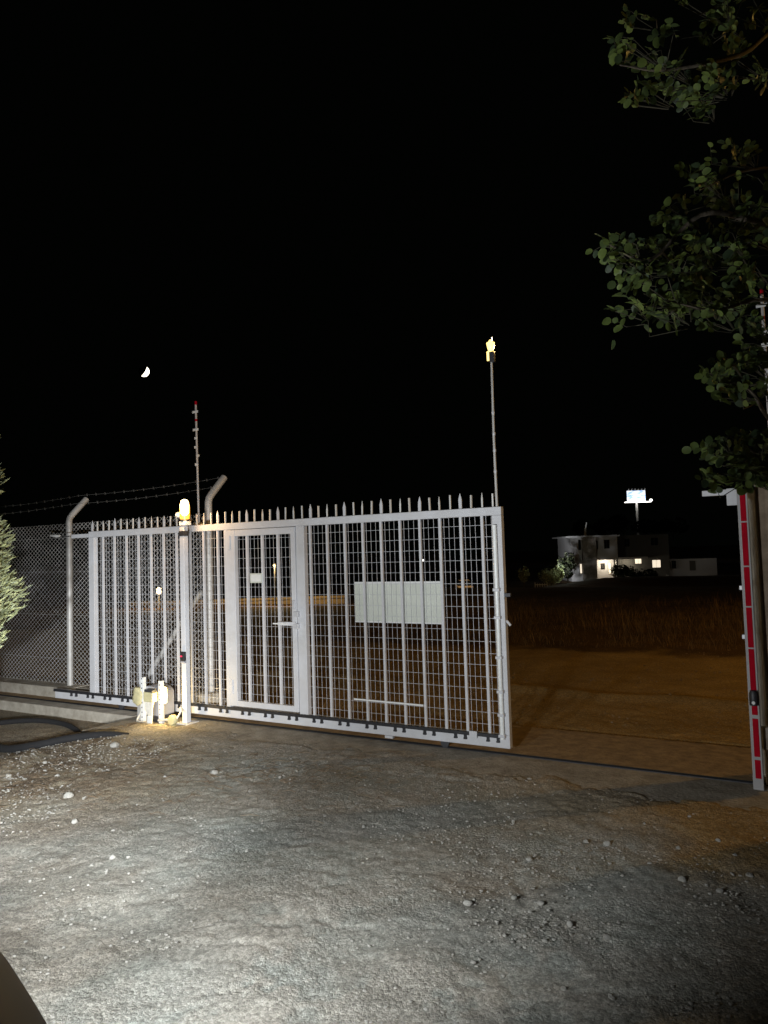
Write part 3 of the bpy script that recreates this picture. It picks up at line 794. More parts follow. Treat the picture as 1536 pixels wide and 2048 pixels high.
# ------------------------------------------------------------------ dry grass across the track
mbg = MB()
gu = [rnd.uniform(-4, 18) for _ in range(30000)]; go = [-(6.0 + 17*rnd.random()**1.6) for _ in range(30000)]
gw = [W(a, b_) for a, b_ in zip(gu, go)]
gxa = np.array([w.x for w in gw]); gya = np.array([w.y for w in gw])
gcl = vnoise(gxa*.55, gya*.55, 71)*.6 + vnoise(gxa*1.9, gya*1.9, 72)*.4
gza = terrain_z(gxa, gya)
for off, w, cl, zt_ in zip(go, gw, gcl.tolist(), gza.tolist()):
    if off > -6.3 - cl*1.6: continue
    if rnd.random() > .25 + cl: continue
    hgt = (.06 + .85*max(0, cl-.30)*rnd.uniform(.3, 1.3)) * min(1, .45 + (-off-6.0)/4)
    a = rnd.uniform(0, 6.3); lean = rnd.uniform(.3, 1.8)*hgt; wd = rnd.uniform(.0015, .004)
    z = zt_ - .03
    dx, dy = math.cos(a), math.sin(a); bx, by = -dy*wd, dx*wd
    mbg.add([(w.x-bx, w.y-by, z), (w.x+bx, w.y+by, z), (w.x+dx*lean*.35+bx*.7, w.y+dy*lean*.35+by*.7, z+hgt*.65), (w.x+dx*lean*.35-bx*.7, w.y+dy*lean*.35-by*.7, z+hgt*.65), (w.x+dx*lean, w.y+dy*lean, z+hgt)],
            [(0, 1, 2, 3), (3, 2, 4)])
tag(mbg.build('dry_grass', M['straw']), 'tall dry brown grass beyond the dirt track', 'grass', kind='stuff')

# ------------------------------------------------------------------ conifer at the left
ct = empty('conifer_tree', (-3.71, 6.0, -.02)); tag(ct, 'small bright green conifer in front of the chain-link fence', 'tree')
MB().tube([(0, 0, -.05), (.02, .01, .8), (0, 0, 1.8), (.01, 0, 2.9)], [.07, .055, .035, .01], 10).build('trunk', M['bark'], ct, 60)
mbc = MB()
def crown_r(z):
    # z above the tree's own base
    k = [(.75, .12), (1.0, .5), (1.12, .62), (1.35, .76), (1.6, .74), (1.9, .63), (2.15, .56), (2.4, .55), (2.7, .56), (2.9, .48), (3.1, .25)]
    for (a, ra), (b_, rb) in zip(k, k[1:]):
        if a <= z <= b_: return ra + (rb-ra)*(z-a)/(b_-a)
    return 0
for i in range(5200):
    z = rnd.uniform(.8, 3.05); a = rnd.uniform(0, 2*math.pi)
    lump = .93 + .08*math.sin(z*13 + 1.7*math.sin(a*3)) + rnd.uniform(-.06, .05)
    rr = crown_r(z)*lump*rnd.uniform(.55, 1.0)**.5
    d = Vector((math.cos(a), math.sin(a), rnd.uniform(.1, 1.0))).normalized()
    base = Vector((math.cos(a)*rr, math.sin(a)*rr, z))
    base -= d*.07
    side = d.cross(Vector((0, 0, 1))).normalized()
    for q in range(7):
        dd = (d + side*rnd.uniform(-.75, .75) + Vector((0, 0, rnd.uniform(-.3, .5)))).normalized()
        b0 = base + d*rnd.uniform(0, .06); l = rnd.uniform(.035, .075); w = rnd.uniform(.0035, .006)
        s2 = dd.cross(Vector((rnd.uniform(-1, 1), rnd.uniform(-1, 1), rnd.uniform(-1, 1)))).normalized()*w
        mbc.add([b0 - s2*.6, b0 + s2*.6, b0 + dd*l*.6 + s2, b0 + dd*l, b0 + dd*l*.6 - s2], [(0, 1, 2, 3, 4)])
tag(mbc.build('crown', M['needle'], ct), kind='stuff')

# ------------------------------------------------------------------ carob tree at the right
tr = empty('carob_tree', (3.0, 3.7, 0)); tag(tr, 'leafy tree with rounded dark green leaves overhanging the open gateway', 'tree')
T0 = Vector((3.0, 3.7, 0))
def rel_(p): return Vector(p) - T0
MB().tube(catmull([(0, 0, -.1), (.03, .02, .9), (-.05, 0, 1.9), (.05, -.05, 3.0), (.0, 0, 4.2), (-.05, .05, 5.2)], 4), [.15 - .11*i/20 for i in range(21)], 12).build('trunk', M['bark'], tr, 60)
def leaf_mesh(wid, ln, curl):
    ring = [(0, 0), (.36, .12), (.5, .42), (.47, .72), (.26, .95), (0, 1.0), (-.26, .95), (-.47, .72), (-.5, .42), (-.36, .12)]
    vv = [(x*wid, y*ln, abs(x)*wid*.22 - curl*ln*y*y) for x, y in ring] + [(0, .5*ln, -curl*ln*.25)]
    ff = [(i, (i+1) % 10, 10) for i in range(10)]
    m_ = MB().add(vv, ff).mesh('leaf', M['leaf']); m_.shade_smooth(); return m_
leaf_mes = [leaf_mesh(.032, .040, .1), leaf_mesh(.036, .041, .25), leaf_mesh(.027, .038, .05)]
leaf_geo = [([tuple(v.co) for v in m_.vertices], [tuple(p.vertices) for p in m_.polygons]) for m_ in leaf_mes]
CL = [  # pixel centre, radii, depth, sprays, weight
    (1400, 25, 75, 55, 3.1, 7), (1265, 105, 55, 50, 3.0, 5), (1330, 140, 60, 45, 3.2, 6), (1400, 165, 70, 50, 3.1, 7), (1300, 190, 60, 35, 3.4, 4), (1480, 130, 60, 70, 3.5, 5), (1370, 215, 45, 25, 3.2, 3), (1490, 30, 60, 50, 3.6, 4), (1260, 30, 40, 30, 3.6, 2),
    (1460, 310, 55, 35, 3.5, 4), (1390, 370, 50, 40, 3.2, 6), (1340, 430, 55, 45, 3.2, 6), (1440, 420, 60, 60, 3.4, 7), (1510, 390, 45, 60, 3.2, 6), (1215, 490, 35, 35, 3.0, 4), (1245, 545, 45, 45, 3.1, 5), (1300, 520, 55, 50, 3.2, 7), (1290, 590, 45, 40, 3.0, 5), (1370, 520, 60, 55, 3.3, 8), (1440, 510, 60, 60, 3.2, 8), (1500, 480, 50, 60, 3.3, 7),
    (1370, 600, 55, 40, 3.3, 6), (1440, 600, 55, 45, 3.3, 6), (1505, 580, 45, 55, 3.0, 6), (1320, 630, 35, 30, 3.1, 4), (1410, 640, 30, 35, 3.0, 3), (1500, 660, 35, 45, 3.1, 5), (1235, 620, 18, 35, 3.0, 2), (1225, 688, 4, 8, 3.0, 0),
    (1425, 740, 35, 25, 2.9, 4), (1455, 780, 35, 30, 2.9, 4), (1480, 740, 35, 35, 3.2, 4), (1500, 720, 25, 40, 3.2, 3), (1515, 780, 18, 30, 3.4, 2),
    (1410, 905, 35, 18, 2.9, 4), (1430, 940, 35, 20, 2.9, 3), (1465, 900, 35, 40, 3.0, 5), (1490, 935, 30, 40, 3.0, 5), (1515, 890, 22, 40, 3.0, 4), (1480, 965, 30, 18, 3.1, 3), (1520, 945, 18, 25, 3.1, 3)]
stuff_leaves = MB(); leaves = []
twm = MB()
branch_ends = []
for ci, (cx, cy, rx, ry, dep, ns) in enumerate(CL):
    c0 = at(cx, cy, dep)
    branch_ends.append((c0, ns))
    for s in range(ns*2):
        tip = at(cx + rnd.uniform(-1, 1)*rx*.85, cy + rnd.uniform(-1, 1)*ry*.85, dep + rnd.uniform(-.22, .30))
        d = (tip - (c0 + Vector((.25, .1, -.02)))).normalized()*.6 + Vector((rnd.uniform(-1, 1), rnd.uniform(-1, .6), rnd.uniform(-.7, .6)))*.6
        d.normalize()
        base = tip - d*rnd.uniform(.06, .11)
        mid = (base+tip)/2 + Vector((0, 0, .012))
        twm.tube([c0 + Vector((.12, .05, -.03)) + (base-c0)*.25, base, mid, tip], [.0022, .0016, .0013, .0008], 5, False)
        side = d.cross(Vector((0, 0, 1)))
        if side.length < .1: side = Vector((1, 0, 0))
        side.normalize(); nrm = side.cross(d).normalized()
        # face the spray loosely in any direction
        rot = Matrix.Rotation(rnd.uniform(-1.6, 1.6), 3, d); side = rot @ side; nrm = rot @ nrm
        npair = rnd.choice((2, 2, 3))
        for q in range(npair):
            t = (q + .5)/npair
            p = base + (tip-base)*t
            for sg in (1, -1):
                if rnd.random() < .12: continue
                ld = (side*sg + d*rnd.uniform(.2, .7) + nrm*rnd.uniform(-.4, .4)).normalized()
                leaves.append((p, ld, (nrm + Vector((rnd.uniform(-.4, .4),)*3)).normalized(), rnd.uniform(.7, 1.15)))
        leaves.append((tip, d, nrm, rnd.uniform(.8, 1.15)))
for _ in range(520):
    q = Vector((rnd.gauss(0, 1), rnd.gauss(0, 1), rnd.gauss(0, 1))).normalized()*rnd.random()**.4
    c0 = Vector((3.75 + q.x*1.25, 4.35 + q.y*1.0, 3.1 + q.z*1.35))
    if c0.x < 2.62 + max(0, c0.y-3.6)*.55: continue
    for k_ in range(6):
        d = Vector((rnd.uniform(-1, 1), rnd.uniform(-1, 1), rnd.uniform(-1, 1))).normalized()
        leaves.append((c0 + d*.07, d, Vector((rnd.uniform(-1, 1), rnd.uniform(-1, 1), rnd.uniform(.1, 1))).normalized(), rnd.uniform(1.0, 1.5)))
p = at(1225, 680, 3.0); leaves.append((p, Vector((.1, 0, -1)), Vector((.97, .2, .1)), 1.0))
def leaf_matrix(p, ld, nm, s):
    yv = ld.normalized(); xv = yv.cross(nm).normalized(); zv = xv.cross(yv)
    return Matrix(((xv.x*s, yv.x*s, zv.x*s, p.x), (xv.y*s, yv.y*s, zv.y*s, p.y), (xv.z*s, yv.z*s, zv.z*s, p.z), (0, 0, 0, 1)))
order = sorted(range(len(leaves)), key=lambda i: leaves[i][0].y)
for n_, i in enumerate(order):
    p, ld, nm, s = leaves[i]
    mtx = leaf_matrix(p - T0, ld, nm, s); kx = i % 3
    if n_ < 290:
        o = link('leaf', leaf_mes[kx], tr); o.matrix_local = mtx
    else:
        stuff_leaves.add([mtx @ Vector(v) for v in leaf_geo[kx][0]], leaf_geo[kx][1])
sl = stuff_leaves.build('foliage', M['leaf'], tr); sl.data.shade_smooth(); tag(sl, kind='stuff')
tw_ = twm.build('twigs', M['twigdark'], tr); tag(tw_, kind='stuff'); tw_.location = -T0
# limbs from the trunk out to groups of sprays
for (pxs, r0) in (([(1600, 60, 3.6), (1480, 110, 3.3), (1330, 140, 3.15), (1240, 130, 3.05)], .018), ([(1620, 480, 3.6), (1500, 440, 3.3), (1400, 430, 3.2), (1300, 520, 3.15), (1220, 490, 3.05)], .02),
                  ([(1620, 620, 3.6), (1520, 600, 3.3), (1430, 620, 3.2), (1330, 600, 3.1)], .014), ([(1620, 900, 3.5), (1540, 840, 3.3), (1500, 780, 3.2), (1440, 760, 3.0)], .014),
                  ([(1620, 960, 3.5), (1520, 930, 3.15), (1440, 910, 2.95)], .010), ([(1600, -40, 3.5), (1500, -20, 3.3), (1400, 30, 3.1)], .014), ([(1600, 360, 3.6), (1500, 340, 3.4), (1400, 380, 3.2)], .012)):
    P = [Vector((.0, .0, 0))]
    P = [rel_(at(*q)) for q in pxs]
    start = Vector((0, 0, max(.8, P[0].z - .45)))
    pts = catmull([start] + P, 5)
    MB().tube(pts, [r0*1.1*(1-.85*i/(len(pts)-1)) for i in range(len(pts))], 8).build('limb', M['bark'], tr, 60)

# ------------------------------------------------------------------ the car beside the camera, headlights on
car = empty('parked_car', CAR_POS, CAR_ROT); tag(car, 'dark grey car with its headlights on, front wing at the edge of the yard', 'car')
st = [(-2.7, .80, .55, .95, 1.05), (-2.62, .88, .45, 1.15, 1.2), (-2.0, .91, .42, 1.2, 1.24), (-.6, .915, .40, 1.22, 1.28), (.5, .915, .40, 1.22, 1.29), (1.0, .925, .40, 1.20, 1.28), (1.28, .935, .42, 1.18, 1.26), (1.5, .81, .44, 1.16, 1.23), (1.8, .62, .46, 1.12, 1.18), (2.03, .475, .48, 1.06, 1.1), (2.08, .42, .52, .98, 1.02)]
ring_n = 20; vv = []; ff = []
for (y, w, zl, zs_, zt) in st:
    for k_ in range(ring_n):
        a = 2*math.pi*k_/ring_n + math.pi/ring_n
        c, s = math.cos(a), math.sin(a)
        px_ = w*math.copysign(abs(c)**.45, c)
        zc = (zl+zs_)/2; hz = (zs_-zl)/2
        pz = zc + math.copysign(abs(s)**.55, s)*hz
        if s > 0: pz += (zt-zs_)*max(0, 1-(px_/w)**2)
        vv.append((px_, y, pz))
for i in range(len(st)-1):
    for k_ in range(ring_n):
        k2 = (k_+1) % ring_n
        ff.append((i*ring_n+k_, i*ring_n+k2, (i+1)*ring_n+k2, (i+1)*ring_n+k_))
ff.append(tuple(range(ring_n))); ff.append(tuple(reversed([(len(st)-1)*ring_n+k_ for k_ in range(ring_n)])))
body = MB().add(vv, ff).build('body', M['carpaint'], car, 60)
sm = body.modifiers.new('smooth', 'SUBSURF'); sm.levels = 1; sm.render_levels = 2
cabv = []
for (y, w, z) in ((-1.75, .74, 1.2), (-1.25, .68, 1.78), (-.1, .68, 1.8), (.75, .76, 1.25)):
    cabv += [(-w, y, z), (w, y, z)]
low = [(-.8, -1.75, 1.15), (.8, -1.75, 1.15), (.8, .75, 1.17), (-.8, .75, 1.17)]
cv = cabv + low
MB().add(cv, [(0, 1, 3, 2), (2, 3, 5, 4), (4, 5, 7, 6), (0, 2, 4, 6, 11, 8), (1, 9, 10, 7, 5, 3), (0, 8, 9, 1), (6, 7, 10, 11)]).build('cabin', M['glassdark'], car, bevel=.03)
MB().add([(-.66, -1.24, 1.785), (.66, -1.24, 1.785), (.66, -.12, 1.805), (-.66, -.12, 1.805), (-.63, -1.2, 1.82), (.63, -1.2, 1.82), (.63, -.16, 1.84), (-.63, -.16, 1.84)], [(0,3,2,1),(4,5,6,7),(0,1,5,4),(1,2,6,5),(2,3,7,6),(3,0,4,7)]).build('roof', M['carpaint'], car, bevel=.01)
for sx in (-1, 1):
    hl = MB().lathe([(.0, -.02), (.07, -.015), (.085, .0), (.07, .02), (0, .03)], (sx*.33, 2.05, .86), 20, 'Y').build('headlight', M['headlens'], car, 40)
    for yy in (-1.7, 1.22):
        wl = MB().lathe([(.0, -.12), (.36, -.12), (.39, -.08), (.39, .08), (.36, .12), (0, .12)], (sx*.80, yy, .385), 28, 'X').build('wheel', M['rubber'], car, 40)
        MB().lathe([(.0, -.125), (.22, -.124), (.23, -.115), (.23, .115), (.22, .124), (0, .125)], (sx*.80, yy, .385), 24, 'X').build('rim', M['rim'], wl, 40)
MB().box((-.22, 2.06, .6), (.22, 2.10, .85)).build('grille', M['rack'], car, bevel=.01)
for sx in (-1, 1):
    for (pw, cone, pit, yaw) in BEAMS:
        d_ = bpy.data.lights.new('headlight_and_fill', 'SPOT'); d_.energy = pw; d_.color = HEAD_COLOR
        d_.spot_size = R(cone); d_.spot_blend = 1.0; d_.shadow_soft_size = .045
        o = bpy.data.objects.new('headlight_and_fill', d_); col.objects.link(o); o.parent = car
        o.location = (sx*.56-.07, 2.15, 1.02)
        dirv = Vector((-math.sin(R(yaw)), math.cos(R(yaw)), -math.tan(R(pit))))
        o.rotation_euler = dirv.to_track_quat('-Z', 'Y').to_euler()

# ------------------------------------------------------------------ far things beyond the track
# ochre wall lit by a street lamp
p0, p1 = at(255, 1236, 30.0), at(690, 1214, 30.0)
wl = empty('boundary_wall', (p0.x, p0.y, -.95)); tag(wl, 'low ochre boundary wall lit by a warm lamp beyond the field', 'wall')
wlen = p1.x - p0.x
MB().box((0, 0, -.3), (wlen, .25, .86)).build('wall', M['farwall'], wl, bevel=.02)
MB().box((-.05, -.06, .8605), (wlen+.05, .31, .96)).build('coping', M['farwall'], wl, bevel=.02)
lp = empty('wall_lamp', (-8.45, 27.6, -.9)); tag(lp, 'small warm lamp post in front of the ochre wall', 'lamp post')
MB().tube([(0, 0, -.2), (0, 0, 1.30)], .03, 8).build('post', M['fence'], lp)
MB().lathe([(.03, 1.301), (.09, 1.34), (.08, 1.5), (.02, 1.56)], (0, 0, 0), 12).build('lantern', M['farlamp'], lp, 40)
for (x, y, z, e_) in ((-8.45, 27.3, .85, 70), (-4.2, 27.8, 1.3, 170)):
    d_ = bpy.data.lights.new('warm_lamp', 'POINT'); d_.energy = e_; d_.color = (1, .66, .25); d_.shadow_soft_size = .1
    o = bpy.data.objects.new('warm_lamp', d_); col.objects.link(o); o.location = (x, y, z)
lp2 = empty('wall_lamp', (-4.2, 28.0, -.9)); tag(lp2, 'thin lamp post by the ochre wall seen through the gate door', 'lamp post')
MB().tube([(0, 0, -.2), (0, 0, 2.18)], .025, 8).build('post', M['darksteel'], lp2)
MB().lathe([(.02, 2.181), (.06, 2.2), (.05, 2.28)], (0, 0, 0), 10).build('shade', M['darksteel'], lp2)

# sodium street lamp standing beside the track outside the gate
SLX, SLY, SLH = 13.7, 8.0, 7.0
sd = empty('sodium_street_lamp', (SLX, SLY, 0), R(200)); tag(sd, 'tall steel street lamp with an orange sodium head beside the dirt track', 'street lamp')
MB().tube([(0, 0, -.4), (0, 0, SLH-.3), (.25, 0, SLH), (1.1, 0, SLH+.12)], [.09, .06, .05, .04], 12).build('pole', M['fence'], sd, 50)
hd_ = MB().box((.95, -.14, SLH+.06), (1.6, .14, SLH+.22)).build('lamp_head', M['grey'], sd, bevel=.04)
MB().box((1.02, -.10, SLH+.035), (1.53, .10, SLH+.059)).build('lens', M['sodium'], hd_)
d_ = bpy.data.lights.new('sodium_glow', 'POINT'); d_.energy = SODIUM; d_.color = (1, .56, .13); d_.shadow_soft_size = .12
o = bpy.data.objects.new('sodium_glow', d_); col.objects.link(o); o.parent = sd; o.location = (1.28, 0, SLH-.1)

# parked car far off, lit warm
pc_ = at(932, 1188, 80.0); fc = empty('far_car', (pc_.x, pc_.y, pc_.z)); tag(fc, 'pale car parked far beyond the field under a lamp', 'car')
MB().box((-.85, -.1, .28), (.85, 3.9, .85)).build('body', M['yellowcar'], fc, bevel=.12)
MB().add([(-.74, .5, .85), (.74, .5, .85), (.74, 3.2, .85), (-.74, 3.2, .85), (-.58, 1.0, 1.4), (.58, 1.0, 1.4), (.58, 2.6, 1.4), (-.58, 2.6, 1.4)], [(0,3,2,1),(4,5,6,7),(0,1,5,4),(1,2,6,5),(2,3,7,6),(3,0,4,7)]).build('cabin', M['glassdark'], fc, bevel=.05)
MB().box((-.56, .98, 1.401), (.56, 2.62, 1.44)).build('roof', M['yellowcar'], fc, bevel=.02)
for sx in (-1, 1):
    MB().box((sx*.62-.12, -.13, .6), (sx*.62+.12, -.101, .75)).build('headlight', M['white'], fc, bevel=.02)
    for yy in (.6, 3.1): MB().lathe([(0, -.09), (.3, -.09), (.3, .09), (0, .09)], (sx*.78, yy, .3), 16, 'X').build('wheel', M['rubber'], fc, 40)
ls_ = at(845, 1122, 90.0); sl_ = empty('street_lamp', (ls_.x, ls_.y, -3.3)); tag(sl_, 'tiny white street lamp in the dark beyond the field', 'street lamp')
MB().tube([(0, 0, -.3), (0, 0, ls_.z+3.25)], .05, 8).build('pole', M['fence'], sl_)
MB().lathe([(.05, -.09), (.16, -.06), (.17, .05), (.06, .12)], (0, 0, ls_.z+3.37), 12).build('lamp_head', M['lampwhite'], sl_, 40)
d_ = bpy.data.lights.new('far_car_fill', 'POINT'); d_.energy = 500; d_.color = (1, .6, .25); d_.shadow_soft_size = .2
o = bpy.data.objects.new('far_car_fill', d_); col.objects.link(o); o.location = (ls_.x+3.4, ls_.y-11.5, ls_.z+1.6)  # unseen warm light added over the far car, apart from the street lamp

# two-storey house
S = 110.0/FPX
hp = at(1144, 1162, 110.0)
hs = empty('two_storey_house', hp); tag(hs, 'pale two-storey house with a flat roof and lit ground-floor windows', 'house')
def hx(px): return (px-1144)*S
def hz_(py): return (1162-py)*S
hw, hd = M['house'], M['housedark']
MB().box((0, 0, -1.5), (hx(1195), 8, hz_(1076))).build('wall', hw, hs)
MB().box((hx(1195)+.004, 2.2, -1.5), (hx(1238), 8, hz_(1122))).build('wall', hw, hs)
MB().box((hx(1195)+.004, .05, hz_(1122)+.003), (hx(1238), 8, hz_(1076))).build('wall', hw, hs)
MB().box((hx(1238)-.3, .05, -1.5), (hx(1238)-.02, .35, hz_(1122))).build('porch_column', hw, hs)
MB().box((hx(1166), -.6, -1.5), (hx(1193), -.004, hz_(1077))).build('stone_tower', M['clad'], hs)
MB().box((hx(1133), -.9, hz_(1076)+.003), (hx(1240), 8.3, hz_(1073))).build('roof', hw, hs)
MB().box((hx(1238)+.004, 2.5, -1.5), (hx(1353), 8.5, hz_(1074))).build('wall', hd, hs)
MB().box((hx(1238)+.004, .6, hz_(1122)), (hx(1300), 2.496, hz_(1118))).build('balcony', hw, hs)
MB().box((hx(1355), 3.0, -1.5), (hx(1452), 8, hz_(1126))).build('annex', hw, hs)
def win(x0, x1, y0, y1, yy, lit):
    f = MB().box((hx(x0), yy-.04, hz_(y1)), (hx(x1), yy-.003, hz_(y0))).build('window', M['frame'], hs)
    nn = 2 if x1-x0 > 6 else 1; w_ = (hx(x1)-hx(x0)-.08)/nn
    for i in range(nn):
        a = hx(x0)+.05+i*w_; b_ = a+w_-.04
        MB().box((a, yy-.055, hz_(y1)+.06), (b_, yy-.0402, hz_(y0)-.06)).build('pane', M['winlit'] if lit else M['glassdark'], f)
win(1159.5, 1165, 1080, 1101, 0, False); win(1160.5, 1165.5, 1128, 1148, 0, True)
win(1195.5, 1199, 1083, 1100, .05, False); win(1211, 1222.5, 1082, 1100, .05, False)
win(1195.8, 1200.5, 1129, 1148, 2.2, True); win(1211, 1220, 1129, 1142, 2.2, False); win(1226, 1232, 1128, 1152, 2.2, True)
win(1317, 1335, 1125.5, 1142, 2.5, True); win(1262, 1274, 1080, 1098, 2.5, False); win(1316, 1332, 1080, 1097, 2.5, False); win(1282, 1296, 1122, 1133, 2.5, True); win(1356, 1366, 1128, 1145, 2.5, False)
MB().box((hx(1396), 2.95, hz_(1150)), (hx(1408), 2.996, hz_(1130))).build('door', M['frame'], hs)
MB().tube([(hx(1178), 1, hz_(1073)), (hx(1178.5), 1, hz_(1062)), (hx(1182), 1, hz_(1046))], [.22, .16, .08], 10).build('roof_mast', M['white'], hs, 50)
for (x, y, z, e_, c) in ((hx(1218), 1.0, hz_(1128), 190, (1, .85, .62)), (hx(1265), 1.2, hz_(1126), 90, (1, .85, .62)), (hx(1400), -5, hz_(1110), 40, (1, .9, .75)), (hx(1090), -14, hz_(1132), 190, (.9, 1, .85))):  # third one is an unseen fill added to lighten the annex
    d_ = bpy.data.lights.new('house_lamp', 'POINT'); d_.energy = e_; d_.color = c; d_.shadow_soft_size = .15
    o = bpy.data.objects.new('house_lamp', d_); col.objects.link(o); o.parent = hs; o.location = (x, y, z)

d_ = bpy.data.lights.new('facade_fill', 'SPOT'); d_.energy = 2000; d_.spot_size = R(80); d_.spot_blend = .8; d_.shadow_soft_size = .2; d_.color = (.97, .98, 1)  # unseen fill added to brighten the house front but not the ground
o = bpy.data.objects.new('facade_fill', d_); col.objects.link(o); o.parent = hs; o.location = (-4.5, -8, 2.2)
o.rotation_euler = Vector((6.5, 8, 2.0)).to_track_quat('-Z', 'Y').to_euler()
def leafy(name, label, loc, rx, rz_, m, n=500, ls=.25, trunk_h=1.0, group=None, cone=False):
    e = empty(name, loc); tag(e, label, 'tree' if 'tree' in name else 'bush', group)
    MB().tube([(0, 0, -.4), (.05, 0, trunk_h*.6), (0, 0, trunk_h+rz_*.6)], [.14, .10, .04], 8).build('trunk', M['bark'], e)
    mb = MB()
    lumps = [(rnd.gauss(0, .5), rnd.gauss(0, .5), rnd.gauss(0, .45)) for _ in range(9)]
    for _ in range(n):
        l = rnd.choice(lumps); q = Vector((l[0], l[1], l[2])) + Vector((rnd.gauss(0, .28), rnd.gauss(0, .28), rnd.gauss(0, .28)))
        if q.length > 1.1: q *= 1.05/q.length
        c = Vector((q.x*rx, q.y*rx, trunk_h + rz_ + q.z*rz_))
        if cone: k = max(.15, 1-(c.z-trunk_h)/(2.3*rz_)); c.x *= k; c.y *= k
        a = Vector((rnd.uniform(-1, 1), rnd.uniform(-1, 1), rnd.uniform(-1, 1))).normalized()*ls; b_ = a.cross(Vector((rnd.uniform(-1, 1), rnd.uniform(-1, 1), rnd.uniform(-1, 1)))).normalized()*ls*.6
        mb.add([c-a, c-b_, c+a, c+b_], [(0, 1, 2, 3)])
    tag(mb.build('crown', m, e), kind='stuff')
    return e
p = at(1103, 1166, 96); leafy('garden_tree', 'rounded pale green tree lit beside the far house', p + Vector((0, 0, -.6)), 1.55, 1.2, M['needle'], 2600, .10, .5)
p = at(1048, 1166, 98); leafy('garden_tree', 'narrow dim tree beside the small white far gate', p + Vector((0, 0, -.6)), .7, 1.0, M['needle'], 500, .14, .8)
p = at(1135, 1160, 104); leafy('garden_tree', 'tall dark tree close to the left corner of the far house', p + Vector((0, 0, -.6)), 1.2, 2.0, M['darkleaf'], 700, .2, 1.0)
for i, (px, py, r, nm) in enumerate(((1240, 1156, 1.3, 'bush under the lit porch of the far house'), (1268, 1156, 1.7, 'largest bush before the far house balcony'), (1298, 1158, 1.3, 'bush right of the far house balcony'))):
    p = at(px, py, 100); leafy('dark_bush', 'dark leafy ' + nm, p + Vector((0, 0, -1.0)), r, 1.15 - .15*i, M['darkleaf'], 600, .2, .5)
sky_l = ('behind the roof mast of the far house', 'behind the pale wing of the far house', 'just left of the billboard pole', 'just right of the billboard pole', 'behind the dark wing of the far house')
for i, (px, r) in enumerate(((1165, 4), (1212, 5), (1240, 5), (1300, 7), (1345, 6))):
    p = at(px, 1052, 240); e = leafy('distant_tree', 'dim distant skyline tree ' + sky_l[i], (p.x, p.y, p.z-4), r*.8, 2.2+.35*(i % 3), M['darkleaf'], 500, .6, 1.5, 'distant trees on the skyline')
# small white gate in the distance
p = at(1083, 1186, 92); fg = empty('far_gate', p); tag(fg, 'small white barred gate beside the rounded far tree', 'gate')
for i in range(6): MB().box((-.75+i*.3-.03, 0, 0), (-.75+i*.3+.03, .05, 1.2 if 0 < i < 5 else 1.35)).build('bar', M['white'], fg)
MB().box((-.78, -.03, 1.0), (.78, -.002, 1.08)).build('rail', M['white'], fg); MB().box((-.78, -.03, .12), (.78, -.002, .2)).build('rail', M['white'], fg)

# billboard
bmat = bpy.data.materials.new('billboard_print'); bmat.use_nodes = True
nt = bmat.node_tree; b = nt.nodes['Principled BSDF']; tc = nt.nodes.new('ShaderNodeTexCoord')
mp = nt.nodes.new('ShaderNodeMapping'); mp.inputs['Scale'].default_value = (.5, .5, 1.4)
nz = nt.nodes.new('ShaderNodeTexNoise'); nz.inputs['Scale'].default_value = .9; nz.inputs['Detail'].default_value = 2
rp_ = nt.nodes.new('ShaderNodeValToRGB'); rp_.color_ramp.elements[0].position = .42; rp_.color_ramp.elements[0].color = (.30, .48, .9, 1); rp_.color_ramp.elements[1].position = .50; rp_.color_ramp.elements[1].color = (.85, .92, 1, 1)
nt.links.new(tc.outputs['Object'], mp.inputs['Vector']); nt.links.new(mp.outputs['Vector'], nz.inputs['Vector']); nt.links.new(nz.outputs['Fac'], rp_.inputs['Fac'])
nt.links.new(rp_.outputs['Color'], b.inputs['Base Color']); nt.links.new(rp_.outputs['Color'], b.inputs['Emission Color']); b.inputs['Emission Strength'].default_value = 1.3
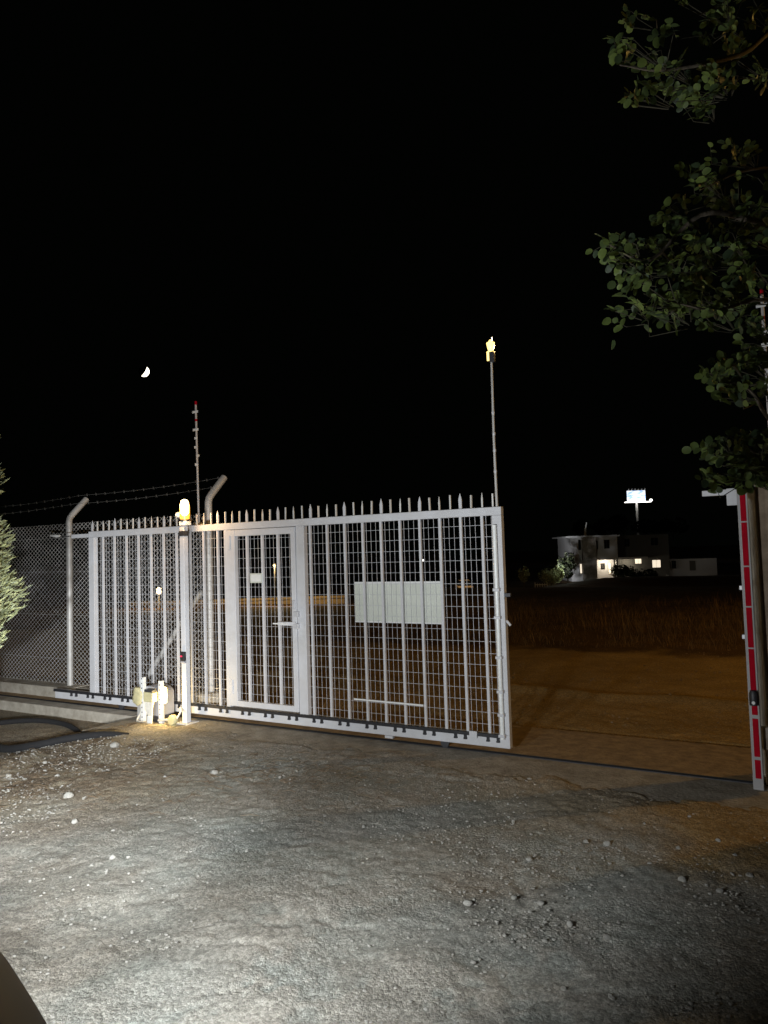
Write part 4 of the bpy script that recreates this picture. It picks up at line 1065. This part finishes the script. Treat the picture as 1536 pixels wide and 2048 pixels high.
bb = empty('billboard', (98.97, 300, 10.0), R(4)); tag(bb, 'bright blue and white lit billboard on a tall pole behind the house', 'billboard')
MB().box((0, 0, 9.3), (7.6, .4, 13.6)).build('panel', bmat, bb, bevel=.05)
MB().tube([(4.1, .9, -12), (4.1, .9, 9.2)], .45, 12).build('pole', M['white'], bb, 50)
MB().box((-1.2, -1.6, 8.75), (9.3, .2, 9.05)).build('catwalk', M['lampwhite'], bb)  # catwalk glows by itself in place of lamplight falling on it
for i in range(6): MB().tube([(.4+i*1.36, 0, 13.61), (.4+i*1.36, -1.0, 14.3)], .11, 6).build('lamp_arm', M['fence'], bb)
MB().lathe([(.1, -.5), (.6, -.3), (.6, .3), (.1, .5)], (9.3, -1.2, 9.5), 10).build('floodlight', M['lampwhite'], bb, 40)

# ------------------------------------------------------------------ moon
MD = 2500.0; mp_ = at(288, 743, MD); RM = 10.6/FPX*MD
moon = empty('moon', mp_); tag(moon, 'bright crescent moon in the black sky', 'moon')
# local frame: e1 towards the lit limb, e2 along the horns, e3 towards the viewer
view = (Vector((0, 0, CAM_H)) - mp_).normalized()
rgt = Vector((0, 0, 1)).cross(view).normalized(); upv = view.cross(rgt)
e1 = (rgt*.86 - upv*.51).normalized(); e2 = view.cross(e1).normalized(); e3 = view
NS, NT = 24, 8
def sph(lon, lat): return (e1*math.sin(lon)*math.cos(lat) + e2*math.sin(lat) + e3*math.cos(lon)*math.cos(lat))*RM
def patch(l0, l1):
    mb = MB(); vv = []
    for i in range(NS+1):
        lat = -math.pi/2 + math.pi*i/NS
        for j in range(NT+1): vv.append(sph(l0 + (l1-l0)*j/NT, lat))
    ff = [(i*(NT+1)+j, i*(NT+1)+j+1, (i+1)*(NT+1)+j+1, (i+1)*(NT+1)+j) for i in range(NS) for j in range(NT)]
    return mb.add(vv, ff)
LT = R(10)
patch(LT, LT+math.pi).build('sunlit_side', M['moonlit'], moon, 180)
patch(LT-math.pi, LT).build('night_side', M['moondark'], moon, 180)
